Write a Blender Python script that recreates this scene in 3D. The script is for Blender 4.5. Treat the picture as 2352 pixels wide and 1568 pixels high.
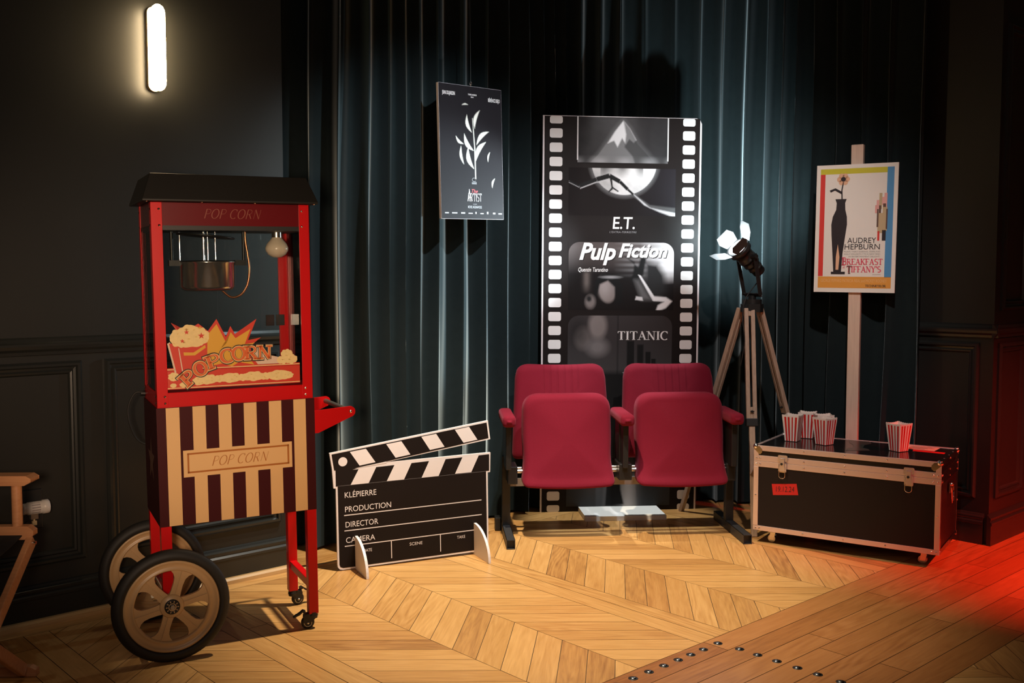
import bpy, bmesh, math, random
import numpy as np
from mathutils import Vector, Matrix, Euler
PI = math.pi
R = math.radians
random.seed(7)
rng = np.random.default_rng(7)
for o in list(bpy.data.objects):
    bpy.data.objects.remove(o)
S = bpy.context.scene
COL = S.collection
# ------------------------------------------------------------------ camera, world, lights, exposure
ROOM = R(42.41)                       # the room's walls are turned by this angle against the camera


def room(x, y, z=0.0):
    c, s = math.cos(ROOM), math.sin(ROOM)
    return Vector((c * x - s * y, s * x + c * y, z))


cam_d = bpy.data.cameras.new('camera')
cam_d.sensor_width = 36
cam_d.lens = 35
cam_d.clip_start = 0.05
cam = bpy.data.objects.new('camera', cam_d)
COL.objects.link(cam)
cam.location = (0, 0, 1.3)
cam.rotation_euler = (PI / 2 - 0.0622, 0.0, 0)
S.camera = cam
S.view_settings.view_transform = 'Standard'
S.view_settings.look = 'None'
S.view_settings.gamma = 1
S.view_settings.use_curve_mapping = False
S.view_settings.exposure = 0.0
w = bpy.data.worlds.new('world')
S.world = w
w.use_nodes = True
w.node_tree.nodes['Background'].inputs[0].default_value = (1.0, 0.66, 0.42, 1)
w.node_tree.nodes['Background'].inputs[1].default_value = 0.012


def light(name, kind, loc, energy, color, aim=None, **kw):
    d = bpy.data.lights.new(name, kind)
    d.energy = energy
    d.color = color
    for k, v in kw.items():
        setattr(d, k, v)
    o = bpy.data.objects.new(name, d)
    COL.objects.link(o)
    o.location = loc
    if aim is not None:
        o.rotation_euler = (Vector(aim) - Vector(loc)).to_track_quat('-Z', 'Y').to_euler()
    return o


light('ceiling_spot_warm', 'SPOT', (0.0, 3.95, 3.15), 540, (1, 0.83, 0.61), (0.14, 4.15, 0), spot_size=R(62), spot_blend=0.8, shadow_soft_size=0.03)
light('ceiling_spot_front', 'SPOT', (1.0, 2.7, 3.2), 190, (1, 0.87, 0.83), (1.0, 5.3, 0.95), spot_size=R(54), spot_blend=0.8, shadow_soft_size=0.04)
light('ceiling_spot_curtain', 'SPOT', (0.75, 3.65, 3.2), 230, (0.84, 0.94, 1.0), (-0.35, 4.95, 1.15), spot_size=R(60), spot_blend=0.9, shadow_soft_size=0.03)
light('room_spot_left', 'SPOT', (-0.25, 0.05, 1.30), 320, (1, 0.70, 0.47), (-1.12, 3.5, 1.10), spot_size=R(34), spot_blend=0.9, shadow_soft_size=0.12)
light('ceiling_spot_back', 'SPOT', (0.55, 5.455, 3.2), 260, (0.96, 1.0, 0.97), (0.6, 5.36, 0), spot_size=R(22), spot_blend=0.5, shadow_soft_size=0.02)
light('red_spot', 'SPOT', (3.3, 3.3, 2.1), 640, (1, 0.060, 0.035), (2.74, 4.5, 0.0), spot_size=R(62), spot_blend=1.0, shadow_soft_size=0.04)
light('room_fill', 'AREA', (0.6, -1.2, 2.6), 15, (1, 0.74, 0.60), (0.3, 4, 0.8), shape='RECTANGLE', size=2.5, size_y=1.2)

# ------------------------------------------------------------------ helpers


def nd(nt, t, **kw):
    n = nt.nodes.new(t)
    for k, v in kw.items():
        setattr(n, k, v)
    return n


def mat(name, col, rough=0.5, metal=0.0, spec=0.5, var=0.0, vscale=8, bump=0.0, bscale=60, emit=None, estr=0, **kw):
    m = bpy.data.materials.new(name)
    m.use_nodes = True
    nt = m.node_tree
    b = nt.nodes['Principled BSDF']
    b.inputs['Base Color'].default_value = (*col, 1)
    b.inputs['Roughness'].default_value = rough
    b.inputs['Metallic'].default_value = metal
    b.inputs['Specular IOR Level'].default_value = spec
    for k, v in kw.items():
        b.inputs[k.replace('_', ' ')].default_value = v
    if emit:
        b.inputs['Emission Color'].default_value = (*emit, 1)
        b.inputs['Emission Strength'].default_value = estr
    if var or bump:
        tc = nd(nt, 'ShaderNodeTexCoord')
    if var:
        n = nd(nt, 'ShaderNodeTexNoise')
        n.inputs['Scale'].default_value = vscale
        n.inputs['Detail'].default_value = 4
        nt.links.new(tc.outputs['Object'], n.inputs['Vector'])
        mr = nd(nt, 'ShaderNodeMapRange')
        mr.inputs['To Min'].default_value = 1 - var
        mr.inputs['To Max'].default_value = 1 + var
        nt.links.new(n.outputs['Fac'], mr.inputs['Value'])
        h = nd(nt, 'ShaderNodeHueSaturation')
        h.inputs['Color'].default_value = (*col, 1)
        nt.links.new(mr.outputs[0], h.inputs['Value'])
        nt.links.new(h.outputs[0], b.inputs['Base Color'])
    if bump:
        n = nd(nt, 'ShaderNodeTexNoise')
        n.inputs['Scale'].default_value = bscale
        n.inputs['Detail'].default_value = 3
        nt.links.new(tc.outputs['Object'], n.inputs['Vector'])
        bp = nd(nt, 'ShaderNodeBump')
        bp.inputs['Strength'].default_value = bump
        bp.inputs['Distance'].default_value = 0.002
        nt.links.new(n.outputs['Fac'], bp.inputs['Height'])
        nt.links.new(bp.outputs[0], b.inputs['Normal'])
    return m


def wood(name, c0, c1, rough=0.45, scale=(30, 30, 3)):
    m = mat(name, c0, rough)
    nt = m.node_tree
    b = nt.nodes['Principled BSDF']
    tc = nd(nt, 'ShaderNodeTexCoord')
    mp = nd(nt, 'ShaderNodeMapping')
    mp.inputs['Scale'].default_value = scale
    n = nd(nt, 'ShaderNodeTexNoise')
    n.inputs['Scale'].default_value = 2
    n.inputs['Detail'].default_value = 5
    n.inputs['Distortion'].default_value = 0.6
    r = nd(nt, 'ShaderNodeValToRGB')
    r.color_ramp.elements[0].position = 0.3
    r.color_ramp.elements[0].color = (*c0, 1)
    r.color_ramp.elements[1].position = 0.7
    r.color_ramp.elements[1].color = (*c1, 1)
    nt.links.new(tc.outputs['Object'], mp.inputs[0])
    nt.links.new(mp.outputs[0], n.inputs['Vector'])
    nt.links.new(n.outputs['Fac'], r.inputs[0])
    nt.links.new(r.outputs[0], b.inputs['Base Color'])
    return m


def attr_mat(name, rough=0.45, spec=0.5):
    m = mat(name, (1, 1, 1), rough, spec=spec)
    nt = m.node_tree
    a = nd(nt, 'ShaderNodeVertexColor', layer_name='print')
    nt.links.new(a.outputs['Color'], nt.nodes['Principled BSDF'].inputs['Base Color'])
    return m


class MB:
    def __init__(s):
        s.v, s.f, s.m, s.sm = [], [], [], []
        s.col = {}

    def add(s, vs, fs, mt=0, smooth=False):
        n = len(s.v)
        s.v += [tuple(p) for p in vs]
        for f in fs:
            s.f.append([n + i for i in f])
            s.m.append(mt)
            s.sm.append(smooth)
        return n

    def mark(s):
        return len(s.v)

    def xf(s, k, fn):
        for i in range(k, len(s.v)):
            s.v[i] = tuple(fn(Vector(s.v[i])))

    def mx(s, k, M):
        s.xf(k, lambda p: M @ p)

    def box(s, x0, y0, z0, x1, y1, z1, mt=0):
        vs = [(x, y, z) for z in (z0, z1) for y in (y0, y1) for x in (x0, x1)]
        s.add(vs, [(0, 2, 3, 1), (4, 5, 7, 6), (0, 1, 5, 4), (2, 6, 7, 3), (0, 4, 6, 2), (1, 3, 7, 5)], mt)

    def cbox(s, c, d, mt=0):
        s.box(*[c[i] - d[i] / 2 for i in range(3)], *[c[i] + d[i] / 2 for i in range(3)], mt)

    def poly(s, pts, mt=0):
        s.add(pts, [list(range(len(pts)))], mt)

    def prism(s, pts, a, b, ax='y', mt=0, side=None):
        """polygon pts extruded from a to b along the axis ax"""
        def P(u, v, t):
            return {'y': (u, t, v), 'z': (u, v, t), 'x': (t, u, v)}[ax]
        n = len(pts)
        A = [P(u, v, a) for u, v in pts]
        B = [P(u, v, b) for u, v in pts]
        s.add(A + B, [list(range(n))[::-1], list(range(n, 2 * n))], mt)
        s.add(A + B, [(i, (i + 1) % n, n + (i + 1) % n, n + i) for i in range(n)], mt if side is None else side)

    def lathe(s, prof, n=24, mt=0, smooth=True, caps=True):
        """profile [(r, z)] round z"""
        vs = [(r * math.cos(2 * PI * k / n), r * math.sin(2 * PI * k / n), z) for r, z in prof for k in range(n)]
        fs = [(i * n + k, i * n + (k + 1) % n, (i + 1) * n + (k + 1) % n, (i + 1) * n + k) for i in range(len(prof) - 1) for k in range(n)]
        b = s.add(vs, fs, mt, smooth)
        if caps:
            for i, rev in ((0, True), (len(prof) - 1, False)):
                if prof[i][0] > 1e-6:
                    L = [i * n + k for k in range(n)]
                    s.add([vs[q] for q in L], [list(range(n))[::-1] if rev else list(range(n))], mt)

    def cyl(s, p, q, r, n=16, mt=0, r2=None, smooth=True):
        p, q = Vector(p), Vector(q)
        k = s.mark()
        L = (q - p).length
        s.lathe([(r, 0), (r if r2 is None else r2, L)], n, mt, smooth)
        M = Matrix.Translation(p) @ (q - p).to_track_quat('Z', 'Y').to_matrix().to_4x4()
        s.mx(k, M)

    def tube(s, pts, r, n=8, mt=0, closed=False):
        pts = [Vector(p) for p in pts]
        N = len(pts)
        up = Vector((0.123, 0.21, 1)).normalized()
        vs = []
        for i, p in enumerate(pts):
            a = pts[(i - 1) % N] if (i > 0 or closed) else p
            b = pts[(i + 1) % N] if (i < N - 1 or closed) else p
            t = (b - a).normalized()
            x = t.cross(up)
            if x.length < 1e-3:
                x = t.cross(Vector((1, 0, 0)))
            x.normalize()
            y = x.cross(t)
            vs += [p + r * (math.cos(2 * PI * k / n) * x + math.sin(2 * PI * k / n) * y) for k in range(n)]
        M = N if closed else N - 1
        s.add(vs, [(i * n + k, i * n + (k + 1) % n, ((i + 1) % N) * n + (k + 1) % n, ((i + 1) % N) * n + k) for i in range(M) for k in range(n)], mt, True)
        if not closed:
            s.add(vs[:n], [list(range(n))[::-1]], mt)
            s.add(vs[-n:], [list(range(n))], mt)

    def ball(s, c, r, n=12, mt=0, sc=(1, 1, 1)):
        k = s.mark()
        m = n // 2
        s.lathe([(max(1e-4, r * math.sin(PI * i / m)), -r * math.cos(PI * i / m)) for i in range(m + 1)], n, mt, True, False)
        s.xf(k, lambda p: Vector((c[0] + p.x * sc[0], c[1] + p.y * sc[1], c[2] + p.z * sc[2])))

    def dome(s, c, r, axis, n=10, mt=0, h=0.6):
        k = s.mark()
        s.lathe([(r * math.cos(a), h * r * math.sin(a)) for a in (0, 0.5, 1.0, 1.35)], n, mt, True)
        s.mx(k, Matrix.Translation(c) @ Vector(axis).to_track_quat('Z', 'Y').to_matrix().to_4x4())

    def flat(s, vf, fn, mt=0):
        """2-d verts and faces laid on a surface by fn(u, v)"""
        s.add([fn(u, v) for u, v in vf[0]], vf[1], mt)

    def build(s, name, mats, parent=None, loc=(0, 0, 0), rotz=0.0, bevel=0, bseg=2, kind=None):
        me = bpy.data.meshes.new(name)
        me.from_pydata(s.v, [], s.f)
        if not isinstance(mats, (list, tuple)):
            mats = [mats]
        for m in mats:
            me.materials.append(m)
        me.polygons.foreach_set('material_index', s.m)
        me.polygons.foreach_set('use_smooth', s.sm)
        me.update()
        bm = bmesh.new()
        bm.from_mesh(me)
        if s.fixn:
            bmesh.ops.recalc_face_normals(bm, faces=bm.faces)
        bm.to_mesh(me)
        bm.free()
        o = bpy.data.objects.new(name, me)
        COL.objects.link(o)
        o.location = loc
        o.rotation_euler = (0, 0, rotz)
        if parent:
            o.parent = parent
        if bevel:
            b = o.modifiers.new('bevel', 'BEVEL')
            b.width = bevel
            b.segments = bseg
            b.limit_method = 'ANGLE'
            b.angle_limit = R(40)
        if kind:
            o['kind'] = kind
        return o
    fixn = False


_dm = {}


def stud_parts(name, spots, m, parent, fn=None):
    """one small round head per spot (place, axis, radius), each an object of its own"""
    for loc, ax, r in spots:
        k = (name, r, m.name)
        if k not in _dm:
            b = MB()
            b.dome((0, 0, 0), r, (0, 0, 1), 10)
            o = b.build(name, m, parent)
            _dm[k] = o.data
        else:
            o = bpy.data.objects.new(name, _dm[k])
            COL.objects.link(o)
            o.parent = parent
        o.location = fn(loc) if fn else loc
        o.rotation_euler = Vector(ax).to_track_quat('Z', 'Y').to_euler()


def tag(o, label, cat, group=None):
    o['label'] = label
    o['category'] = cat
    if group:
        o['group'] = group
    return o


def empty(name, loc, label, cat, rot=(0, 0, 0), group=None):
    o = bpy.data.objects.new(name, None)
    COL.objects.link(o)
    o.location = loc
    o.rotation_euler = rot
    o.empty_display_size = 0.1
    return tag(o, label, cat, group)


def copy_tree(o, parent=None):
    c = o.copy()
    COL.objects.link(c)
    if parent:
        c.parent = parent
    for ch in list(o.children):
        copy_tree(ch, c)
    return c


def smooth_path(pts, n=8, closed=False):
    pts = [Vector(p) for p in pts]
    out = []
    N = len(pts)
    for i in range(N if closed else N - 1):
        g = (lambda k: pts[k % N]) if closed else (lambda k: pts[min(max(k, 0), N - 1)])
        p0, p1, p2, p3 = g(i - 1), g(i), g(i + 1), g(i + 2)
        for k in range(n):
            t = k / n
            out.append(0.5 * ((2 * p1) + (p2 - p0) * t + (2 * p0 - 5 * p1 + 4 * p2 - p3) * t * t + (3 * p1 - p0 - 3 * p2 + p3) * t ** 3))
    if not closed:
        out.append(pts[-1])
    return out


def rrect(x0, z0, x1, z1, r, n=5, corners='abcd'):
    out = []
    for c, (cx, cz, a0) in zip('abcd', ((x1 - r, z0 + r, -PI / 2), (x1 - r, z1 - r, 0), (x0 + r, z1 - r, PI / 2), (x0 + r, z0 + r, PI))):
        if c in corners:
            out += [(cx + r * math.cos(a0 + PI / 2 * k / n), cz + r * math.sin(a0 + PI / 2 * k / n)) for k in range(n + 1)]
        else:
            out.append((x1 if c in 'ab' else x0, z0 if c in 'ad' else z1))
    return out


def inset_poly(pts, d):
    n = len(pts)
    out = []
    for i in range(n):
        p0, p1, p2 = [Vector(pts[(i + k) % n]) for k in (-1, 0, 1)]
        a, b = (p1 - p0).normalized(), (p2 - p1).normalized()
        na, nb = Vector((-a.y, a.x)), Vector((-b.y, b.x))
        m = (na + nb)
        if m.length < 1e-3:
            m = na
        m = m / max(0.35, m.dot(na)) if m.dot(na) > 0.35 else m.normalized() * 1.5
        out.append(tuple(p1 + m * d))
    return out


# ---- lettering
_tc = {}


def text(body, x, z, h, width=None, align='L', shear=0.0, bold=0.0, rot=0.0):
    """lettering of cap height h from (x, z); width squeezes it to that length"""
    key = (body, shear, bold)
    if key not in _tc:
        cu = bpy.data.curves.new('t', 'FONT')
        cu.body = body
        cu.shear = shear
        cu.offset = bold
        cu.resolution_u = 3
        cu.fill_mode = 'FRONT'
        ob = bpy.data.objects.new('t', cu)
        COL.objects.link(ob)
        dg = bpy.context.evaluated_depsgraph_get()
        me = ob.evaluated_get(dg).to_mesh()
        vs = np.array([v.co[:2] for v in me.vertices])
        fs = [list(p.vertices) for p in me.polygons]
        fs = [f for f in fs if all(-0.6 < vs[i][1] < 1.4 for i in f)]      # drops stray slivers
        ob.evaluated_get(dg).to_mesh_clear()
        bpy.data.objects.remove(ob)
        bpy.data.curves.remove(cu)
        _tc[key] = (vs, fs)
    vs, fs = _tc[key]
    cap = 0.729
    sc = h / cap
    x0, x1 = vs[:, 0].min(), vs[:, 0].max()
    sx = sc if width is None else width / (x1 - x0)
    U = (vs[:, 0] - x0) * sx
    if align == 'C':
        U -= (x1 - x0) * sx / 2
    if align == 'R':
        U -= (x1 - x0) * sx
    V = vs[:, 1] * sc
    c, s = math.cos(rot), math.sin(rot)
    return [(x + c * u - s * v, z + s * u + c * v) for u, v in zip(U, V)], fs


def arc(cx, cz, rx, rz, a0, a1, n=14):
    return [(cx + rx * math.cos(R(a0 + (a1 - a0) * k / n)), cz + rz * math.sin(R(a0 + (a1 - a0) * k / n))) for k in range(n + 1)]


# letters as strokes in a cell one high: (advance, [(points, thick)], [(serif x, z)])
LET = {
    'T': (0.78, [([(0.39, 0), (0.39, 1)], 1), ([(0.04, 0.97), (0.74, 0.97)], 0), ([(0.06, 0.97), (0.06, 0.78)], 0), ([(0.72, 0.97), (0.72, 0.78)], 0)], [(0.39, 0)]),
    'I': (0.42, [([(0.21, 0), (0.21, 1)], 1)], [(0.21, 0), (0.21, 1)]),
    'A': (0.88, [([(0.12, 0), (0.44, 1)], 0), ([(0.40, 1), (0.74, 0)], 1), ([(0.22, 0.34), (0.62, 0.34)], 0)], [(0.12, 0), (0.74, 0)]),
    'N': (0.90, [([(0.15, 0), (0.15, 1)], 0), ([(0.15, 1), (0.73, 0)], 1), ([(0.73, 0), (0.73, 1)], 0)], [(0.15, 0), (0.12, 1), (0.73, 1)]),
    'C': (0.82, [(arc(0.45, 0.5, 0.36, 0.49, 50, 310, 20), 1), ([(0.70, 0.72), (0.70, 0.98)], 0)], []),
    'R': (0.84, [([(0.17, 0), (0.17, 1)], 1), ([(0.17, 0.97), (0.4, 0.97)] + arc(0.42, 0.74, 0.22, 0.23, 85, -90, 8) + [(0.17, 0.5)], 0), ([(0.4, 0.5), (0.7, 0.02)], 1)], [(0.17, 0), (0.13, 1), (0.72, 0)]),
    'P': (0.74, [([(0.17, 0), (0.17, 1)], 1), ([(0.17, 0.97), (0.4, 0.97)] + arc(0.42, 0.73, 0.22, 0.24, 85, -90, 8) + [(0.17, 0.48)], 0)], [(0.17, 0), (0.13, 1)]),
    'B': (0.80, [([(0.17, 0), (0.17, 1)], 1), ([(0.17, 0.97), (0.4, 0.97)] + arc(0.42, 0.75, 0.2, 0.22, 85, -90, 8) + [(0.17, 0.53)], 0), (arc(0.42, 0.28, 0.25, 0.26, 85, -90, 8) + [(0.17, 0.02)], 0)], [(0.13, 0), (0.13, 1)]),
    'E': (0.74, [([(0.17, 0), (0.17, 1)], 1), ([(0.17, 0.97), (0.66, 0.97), (0.66, 0.8)], 0), ([(0.17, 0.5), (0.52, 0.5)], 0), ([(0.17, 0.03), (0.68, 0.03), (0.68, 0.22)], 0)], [(0.13, 0), (0.13, 1)]),
    'F': (0.70, [([(0.17, 0), (0.17, 1)], 1), ([(0.17, 0.97), (0.66, 0.97), (0.66, 0.8)], 0), ([(0.17, 0.5), (0.52, 0.5)], 0)], [(0.17, 0), (0.13, 1)]),
    'K': (0.86, [([(0.17, 0), (0.17, 1)], 1), ([(0.2, 0.42), (0.7, 1)], 0), ([(0.34, 0.58), (0.72, 0)], 1)], [(0.17, 0), (0.17, 1), (0.72, 0), (0.68, 1)]),
    'S': (0.68, [(arc(0.34, 0.74, 0.24, 0.24, 40, 270, 12) + arc(0.34, 0.26, 0.26, 0.24, 90, -140, 12), 1)], []),
    'Y': (0.84, [([(0.42, 0), (0.42, 0.5)], 1), ([(0.42, 0.48), (0.1, 1)], 1), ([(0.42, 0.48), (0.74, 1)], 0)], [(0.42, 0), (0.1, 1), (0.74, 1)]),
    'O': (0.90, [(arc(0.45, 0.5, 0.36, 0.49, 0, 360, 26), 1)], []),
    'L': (0.70, [([(0.17, 0), (0.17, 1)], 1), ([(0.17, 0.03), (0.66, 0.03), (0.66, 0.22)], 0)], [(0.13, 0), (0.17, 1)]),
    'H': (0.90, [([(0.17, 0), (0.17, 1)], 1), ([(0.73, 0), (0.73, 1)], 1), ([(0.17, 0.5), (0.73, 0.5)], 0)], [(0.17, 0), (0.17, 1), (0.73, 0), (0.73, 1)]),
    "'": (0.25, [([(0.12, 1.02), (0.10, 0.75)], 1)], []),
    ' ': (0.38, [], []),
    'u': (0.66, [([(0.14, 0.62), (0.12, 0.2)] + arc(0.3, 0.2, 0.18, 0.2, 180, 300, 6) + [(0.54, 0.3)], 1), ([(0.55, 0.62), (0.53, 0.02)], 1)], []),
}


def ribbon(pts, wa, wb):
    """a stroke as quads: half widths depend on how upright the stroke runs"""
    P = [Vector((p[0], p[1])) for p in pts]
    n = len(P)
    closed = (P[0] - P[-1]).length < 1e-4
    vs = []
    for i in range(n):
        a = P[i - 1] if i > 0 else (P[-2] if closed else P[0])
        b = P[i + 1] if i < n - 1 else (P[1] if closed else P[-1])
        t = (b - a).normalized()
        k = wb + (wa - wb) * abs(t.y)
        nn = Vector((-t.y, t.x)) * k
        vs += [tuple(P[i] + nn), tuple(P[i] - nn)]
    return vs, [(2 * i, 2 * i + 1, 2 * i + 3, 2 * i + 2) for i in range(n - 1)]


def letters(body, x, z, h, width, thick=0.11, thin=0.035, serif=0.13, slant=0.0, arcfn=None):
    adv = sum(LET[c][0] for c in body)
    sx = width / adv
    V, F = [], []
    px = 0
    for c in body:
        a, strokes, ser = LET[c]
        parts = []
        for pts, th in strokes:
            parts.append(ribbon(pts, thick if th else thin, thin))
        if serif:
            for qx, qz in ser:
                zz = 0.03 if qz == 0 else 0.97
                parts.append(ribbon([(qx - serif, zz), (qx + serif, zz)], thin, thin))
        for vs, fs in parts:
            n = len(V)
            for u, v in vs:
                U = (px + u) * sx
                W = v * h
                U += slant * W
                if arcfn:
                    V.append(arcfn(U, W, (px + a / 2) * sx))
                else:
                    V.append((x + U, z + W))
            F += [[n + i for i in f] for f in fs]
        px += a
    return V, F


# ---- painted prints: a fine grid with its own colours
def soft_poly(X, Z, pts, soft):
    d = np.full(X.shape, 1e9)
    ins = np.zeros(X.shape, bool)
    n = len(pts)
    for i in range(n):
        x0, z0 = pts[i]
        x1, z1 = pts[(i + 1) % n]
        dx, dz = x1 - x0, z1 - z0
        t = np.clip(((X - x0) * dx + (Z - z0) * dz) / (dx * dx + dz * dz + 1e-12), 0, 1)
        d = np.minimum(d, np.hypot(X - x0 - t * dx, Z - z0 - t * dz))
        c = (z0 > Z) != (z1 > Z)
        ins ^= c & (X < (dx * (Z - z0) / (dz + 1e-12) + x0))
    sd = np.where(ins, d, -d)
    return np.clip(sd / soft + 0.5, 0, 1)


def ell(X, Z, cx, cz, rx, rz, soft, rot=0):
    c, s = math.cos(rot), math.sin(rot)
    u = (c * (X - cx) + s * (Z - cz)) / rx
    v = (-s * (X - cx) + c * (Z - cz)) / rz
    return np.clip((1 - np.hypot(u, v)) * min(rx, rz) / soft + 0.5, 0, 1)


def cloud(X, Z, sc, seed=1):
    r = np.random.default_rng(seed)
    out = np.zeros(X.shape)
    for o in range(5):
        for _ in range(4):
            a = r.uniform(0, 2 * PI)
            f = sc * 2 ** o
            out += np.sin((X * math.cos(a) + Z * math.sin(a)) * f + r.uniform(0, 6.3) + 1.5 * np.sin(X * f * 0.6 + Z * f * 0.4 + r.uniform(0, 6))) / 2 ** o / 4
    return out


def lay(C, m, col):
    c = np.array(col, float).reshape((1, 1, -1)) if not isinstance(col, np.ndarray) else col
    return C * (1 - m[..., None]) + c * m[..., None]


def print_grid(mb, C, x0, z0, x1, z1, y, mt, keep=None):
    """C[rows from bottom, columns, rgb] as a grid of faces facing -y"""
    h, w_ = C.shape[:2]
    xs = np.linspace(x0, x1, w_ + 1)
    zs = np.linspace(z0, z1, h + 1)
    n = len(mb.v)
    mb.v += [(float(a), y, float(b)) for b in zs for a in xs]
    for j in range(h):
        for i in range(w_):
            if keep is not None and not keep[j, i]:
                continue
            a = n + j * (w_ + 1) + i
            mb.col[len(mb.f)] = C[j, i]
            mb.f.append([a, a + 1, a + w_ + 2, a + w_ + 1])
            mb.m.append(mt)
            mb.sm.append(False)


def colour_faces(o, mb):
    me = o.data
    at = me.color_attributes.new('print', 'FLOAT_COLOR', 'CORNER')
    buf = np.ones((len(me.loops), 4), np.float32)
    for i, c in mb.col.items():
        p = me.polygons[i]
        buf[p.loop_start:p.loop_start + p.loop_total, :3] = c
    at.data.foreach_set('color', buf.ravel())


def canvas(x0, z0, x1, z1, step):
    w_, h = int(round((x1 - x0) / step)), int(round((z1 - z0) / step))
    X, Z = np.meshgrid(x0 + (np.arange(w_) + 0.5) * (x1 - x0) / w_, z0 + (np.arange(h) + 0.5) * (z1 - z0) / h)
    return X, Z, np.zeros((h, w_, 3))

# ------------------------------------------------------------------ materials
M = {}
M['wall'] = mat('wall_paint', (0.0175, 0.0175, 0.0155), 0.42, spec=0.4, var=0.12, vscale=3, bump=0.05, bscale=90)
M['trim'] = mat('trim_paint', (0.020, 0.0215, 0.0200), 0.28, spec=0.5, var=0.1, vscale=5)
M['shoe'] = wood('shoe_wood', (0.50, 0.30, 0.12), (0.62, 0.40, 0.18), 0.4, (3, 60, 60))
M['gap'] = mat('floor_gap', (0.025, 0.012, 0.005), 0.8)
M['red'] = mat('red_paint', (0.60, 0.003, 0.005), 0.34, spec=0.35, var=0.05, bump=0.02, bscale=200)
M['roofblack'] = mat('black_roof_paint', (0.010, 0.0095, 0.008), 0.45, spec=0.35, var=0.1)
M['glass'] = None
M['chrome'] = mat('polished_steel', (0.80, 0.78, 0.76), 0.12, 1.0)
M['steel'] = mat('steel', (0.62, 0.60, 0.57), 0.3, 1.0)
M['brushed'] = mat('brushed_aluminium', (0.90, 0.74, 0.70), 0.36, 0.72, bump=0.05, bscale=300)
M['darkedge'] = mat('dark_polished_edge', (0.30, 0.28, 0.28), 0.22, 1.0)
M['latch'] = mat('latch_steel', (0.80, 0.72, 0.70), 0.25, 0.8)
M['rubber'] = mat('black_rubber', (0.012, 0.011, 0.010), 0.6, bump=0.15, bscale=120)
M['blackmetal'] = mat('black_metal', (0.012, 0.012, 0.012), 0.4, spec=0.5, var=0.2)
M['blackworn'] = mat('worn_black_steel', (0.03, 0.03, 0.032), 0.5, var=0.5, vscale=90, bump=0.1)
M['blackplastic'] = mat('black_plastic', (0.010, 0.010, 0.010), 0.45)
M['rim'] = mat('beige_wheel_plastic', (0.56, 0.37, 0.19), 0.34, var=0.08)
M['cream'] = mat('cream_print', (0.80, 0.50, 0.22), 0.5, var=0.03)
M['maroon'] = mat('maroon_print', (0.050, 0.003, 0.005), 0.5, spec=0.2)
M['orange'] = mat('brown_orange_print', (0.42, 0.13, 0.012), 0.5)
M['headerred'] = mat('dark_red_panel', (0.13, 0.004, 0.007), 0.25)
M['faded'] = mat('faded_gold_print', (0.24, 0.055, 0.03), 0.4)
M['bulb'] = mat('frosted_bulb', (0.75, 0.62, 0.48), 0.25)
M['copper'] = mat('copper_braid', (0.55, 0.26, 0.14), 0.3, 0.9)
M['decred'] = mat('decal_red', (0.62, 0.035, 0.012), 0.5)
M['decyellow'] = mat('decal_yellow', (0.72, 0.38, 0.03), 0.5)
M['deccream'] = mat('decal_popcorn_cream', (0.84, 0.64, 0.28), 0.55, var=0.12, vscale=90)
M['deccream2'] = mat('decal_popcorn_shade', (0.76, 0.55, 0.20), 0.55)
M['decorange'] = mat('decal_orange', (0.70, 0.13, 0.02), 0.5)
M['decwhite'] = mat('decal_pale_pink', (0.72, 0.55, 0.42), 0.5)
M['decblack'] = mat('decal_outline', (0.03, 0.008, 0.005), 0.5)
M['white'] = mat('white_board', (0.82, 0.76, 0.75), 0.5)
M['offwhite'] = mat('white_foam_edge', (0.80, 0.72, 0.74), 0.55)
M['boardblack'] = mat('black_board_print', (0.012, 0.0085, 0.008), 0.5, spec=0.16, var=0.1)
M['print'] = attr_mat('printed_picture', 0.55, 0.10)
M['printmat'] = attr_mat('printed_poster', 0.5, 0.35)
M['whiteprint'] = mat('white_print', (0.82, 0.78, 0.77), 0.5, spec=0.25)
M['greyprint'] = mat('grey_print', (0.30, 0.29, 0.30), 0.45)
M['redprint'] = mat('red_print', (0.55, 0.03, 0.04), 0.45)
M['fabric'] = mat('crimson_seat_fabric', (0.165, 0.004, 0.017), 0.85, spec=0.2, var=0.12, vscale=220, bump=0.5, bscale=500, Sheen_Weight=0.18, Sheen_Roughness=0.45, Sheen_Tint=(1.0, 0.3, 0.4, 1))
M['velvet'] = mat('dark_teal_velvet', (0.0120, 0.0190, 0.0205), 0.85, spec=0.08, var=0.15, vscale=25, bump=0.1, bscale=200, Sheen_Weight=1.0, Sheen_Roughness=0.34, Sheen_Tint=(0.74, 0.90, 0.95, 1))
M['casepanel'] = mat('black_laminate', (0.012, 0.0085, 0.009), 0.42, spec=0.3, bump=0.12, bscale=400)
M['caselid'] = mat('glossy_black_laminate', (0.010, 0.008, 0.008), 0.16, spec=0.5)
M['pole'] = wood('pale_pine', (0.62, 0.46, 0.36), (0.72, 0.55, 0.43), 0.6, (60, 60, 3))
M['legwood'] = wood('ash_tripod_wood', (0.36, 0.25, 0.18), (0.48, 0.34, 0.25), 0.5, (60, 60, 4))
M['chairwood'] = wood('orange_beech', (0.56, 0.25, 0.115), (0.66, 0.32, 0.15), 0.4, (4, 50, 50))
M['canvas'] = mat('black_canvas', (0.012, 0.012, 0.013), 0.9, bump=0.3, bscale=400)
M['paper'] = mat('paper_cup_white', (0.86, 0.76, 0.68), 0.6, Subsurface_Weight=0.0)
M['paperred'] = mat('paper_cup_red', (0.62, 0.012, 0.010), 0.5)
M['redtape'] = mat('red_tape', (0.60, 0.018, 0.015), 0.5)
M['note'] = mat('beige_paper_label', (0.66, 0.52, 0.38), 0.6)
M['ink'] = mat('dark_ink', (0.02, 0.01, 0.01), 0.6)
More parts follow.
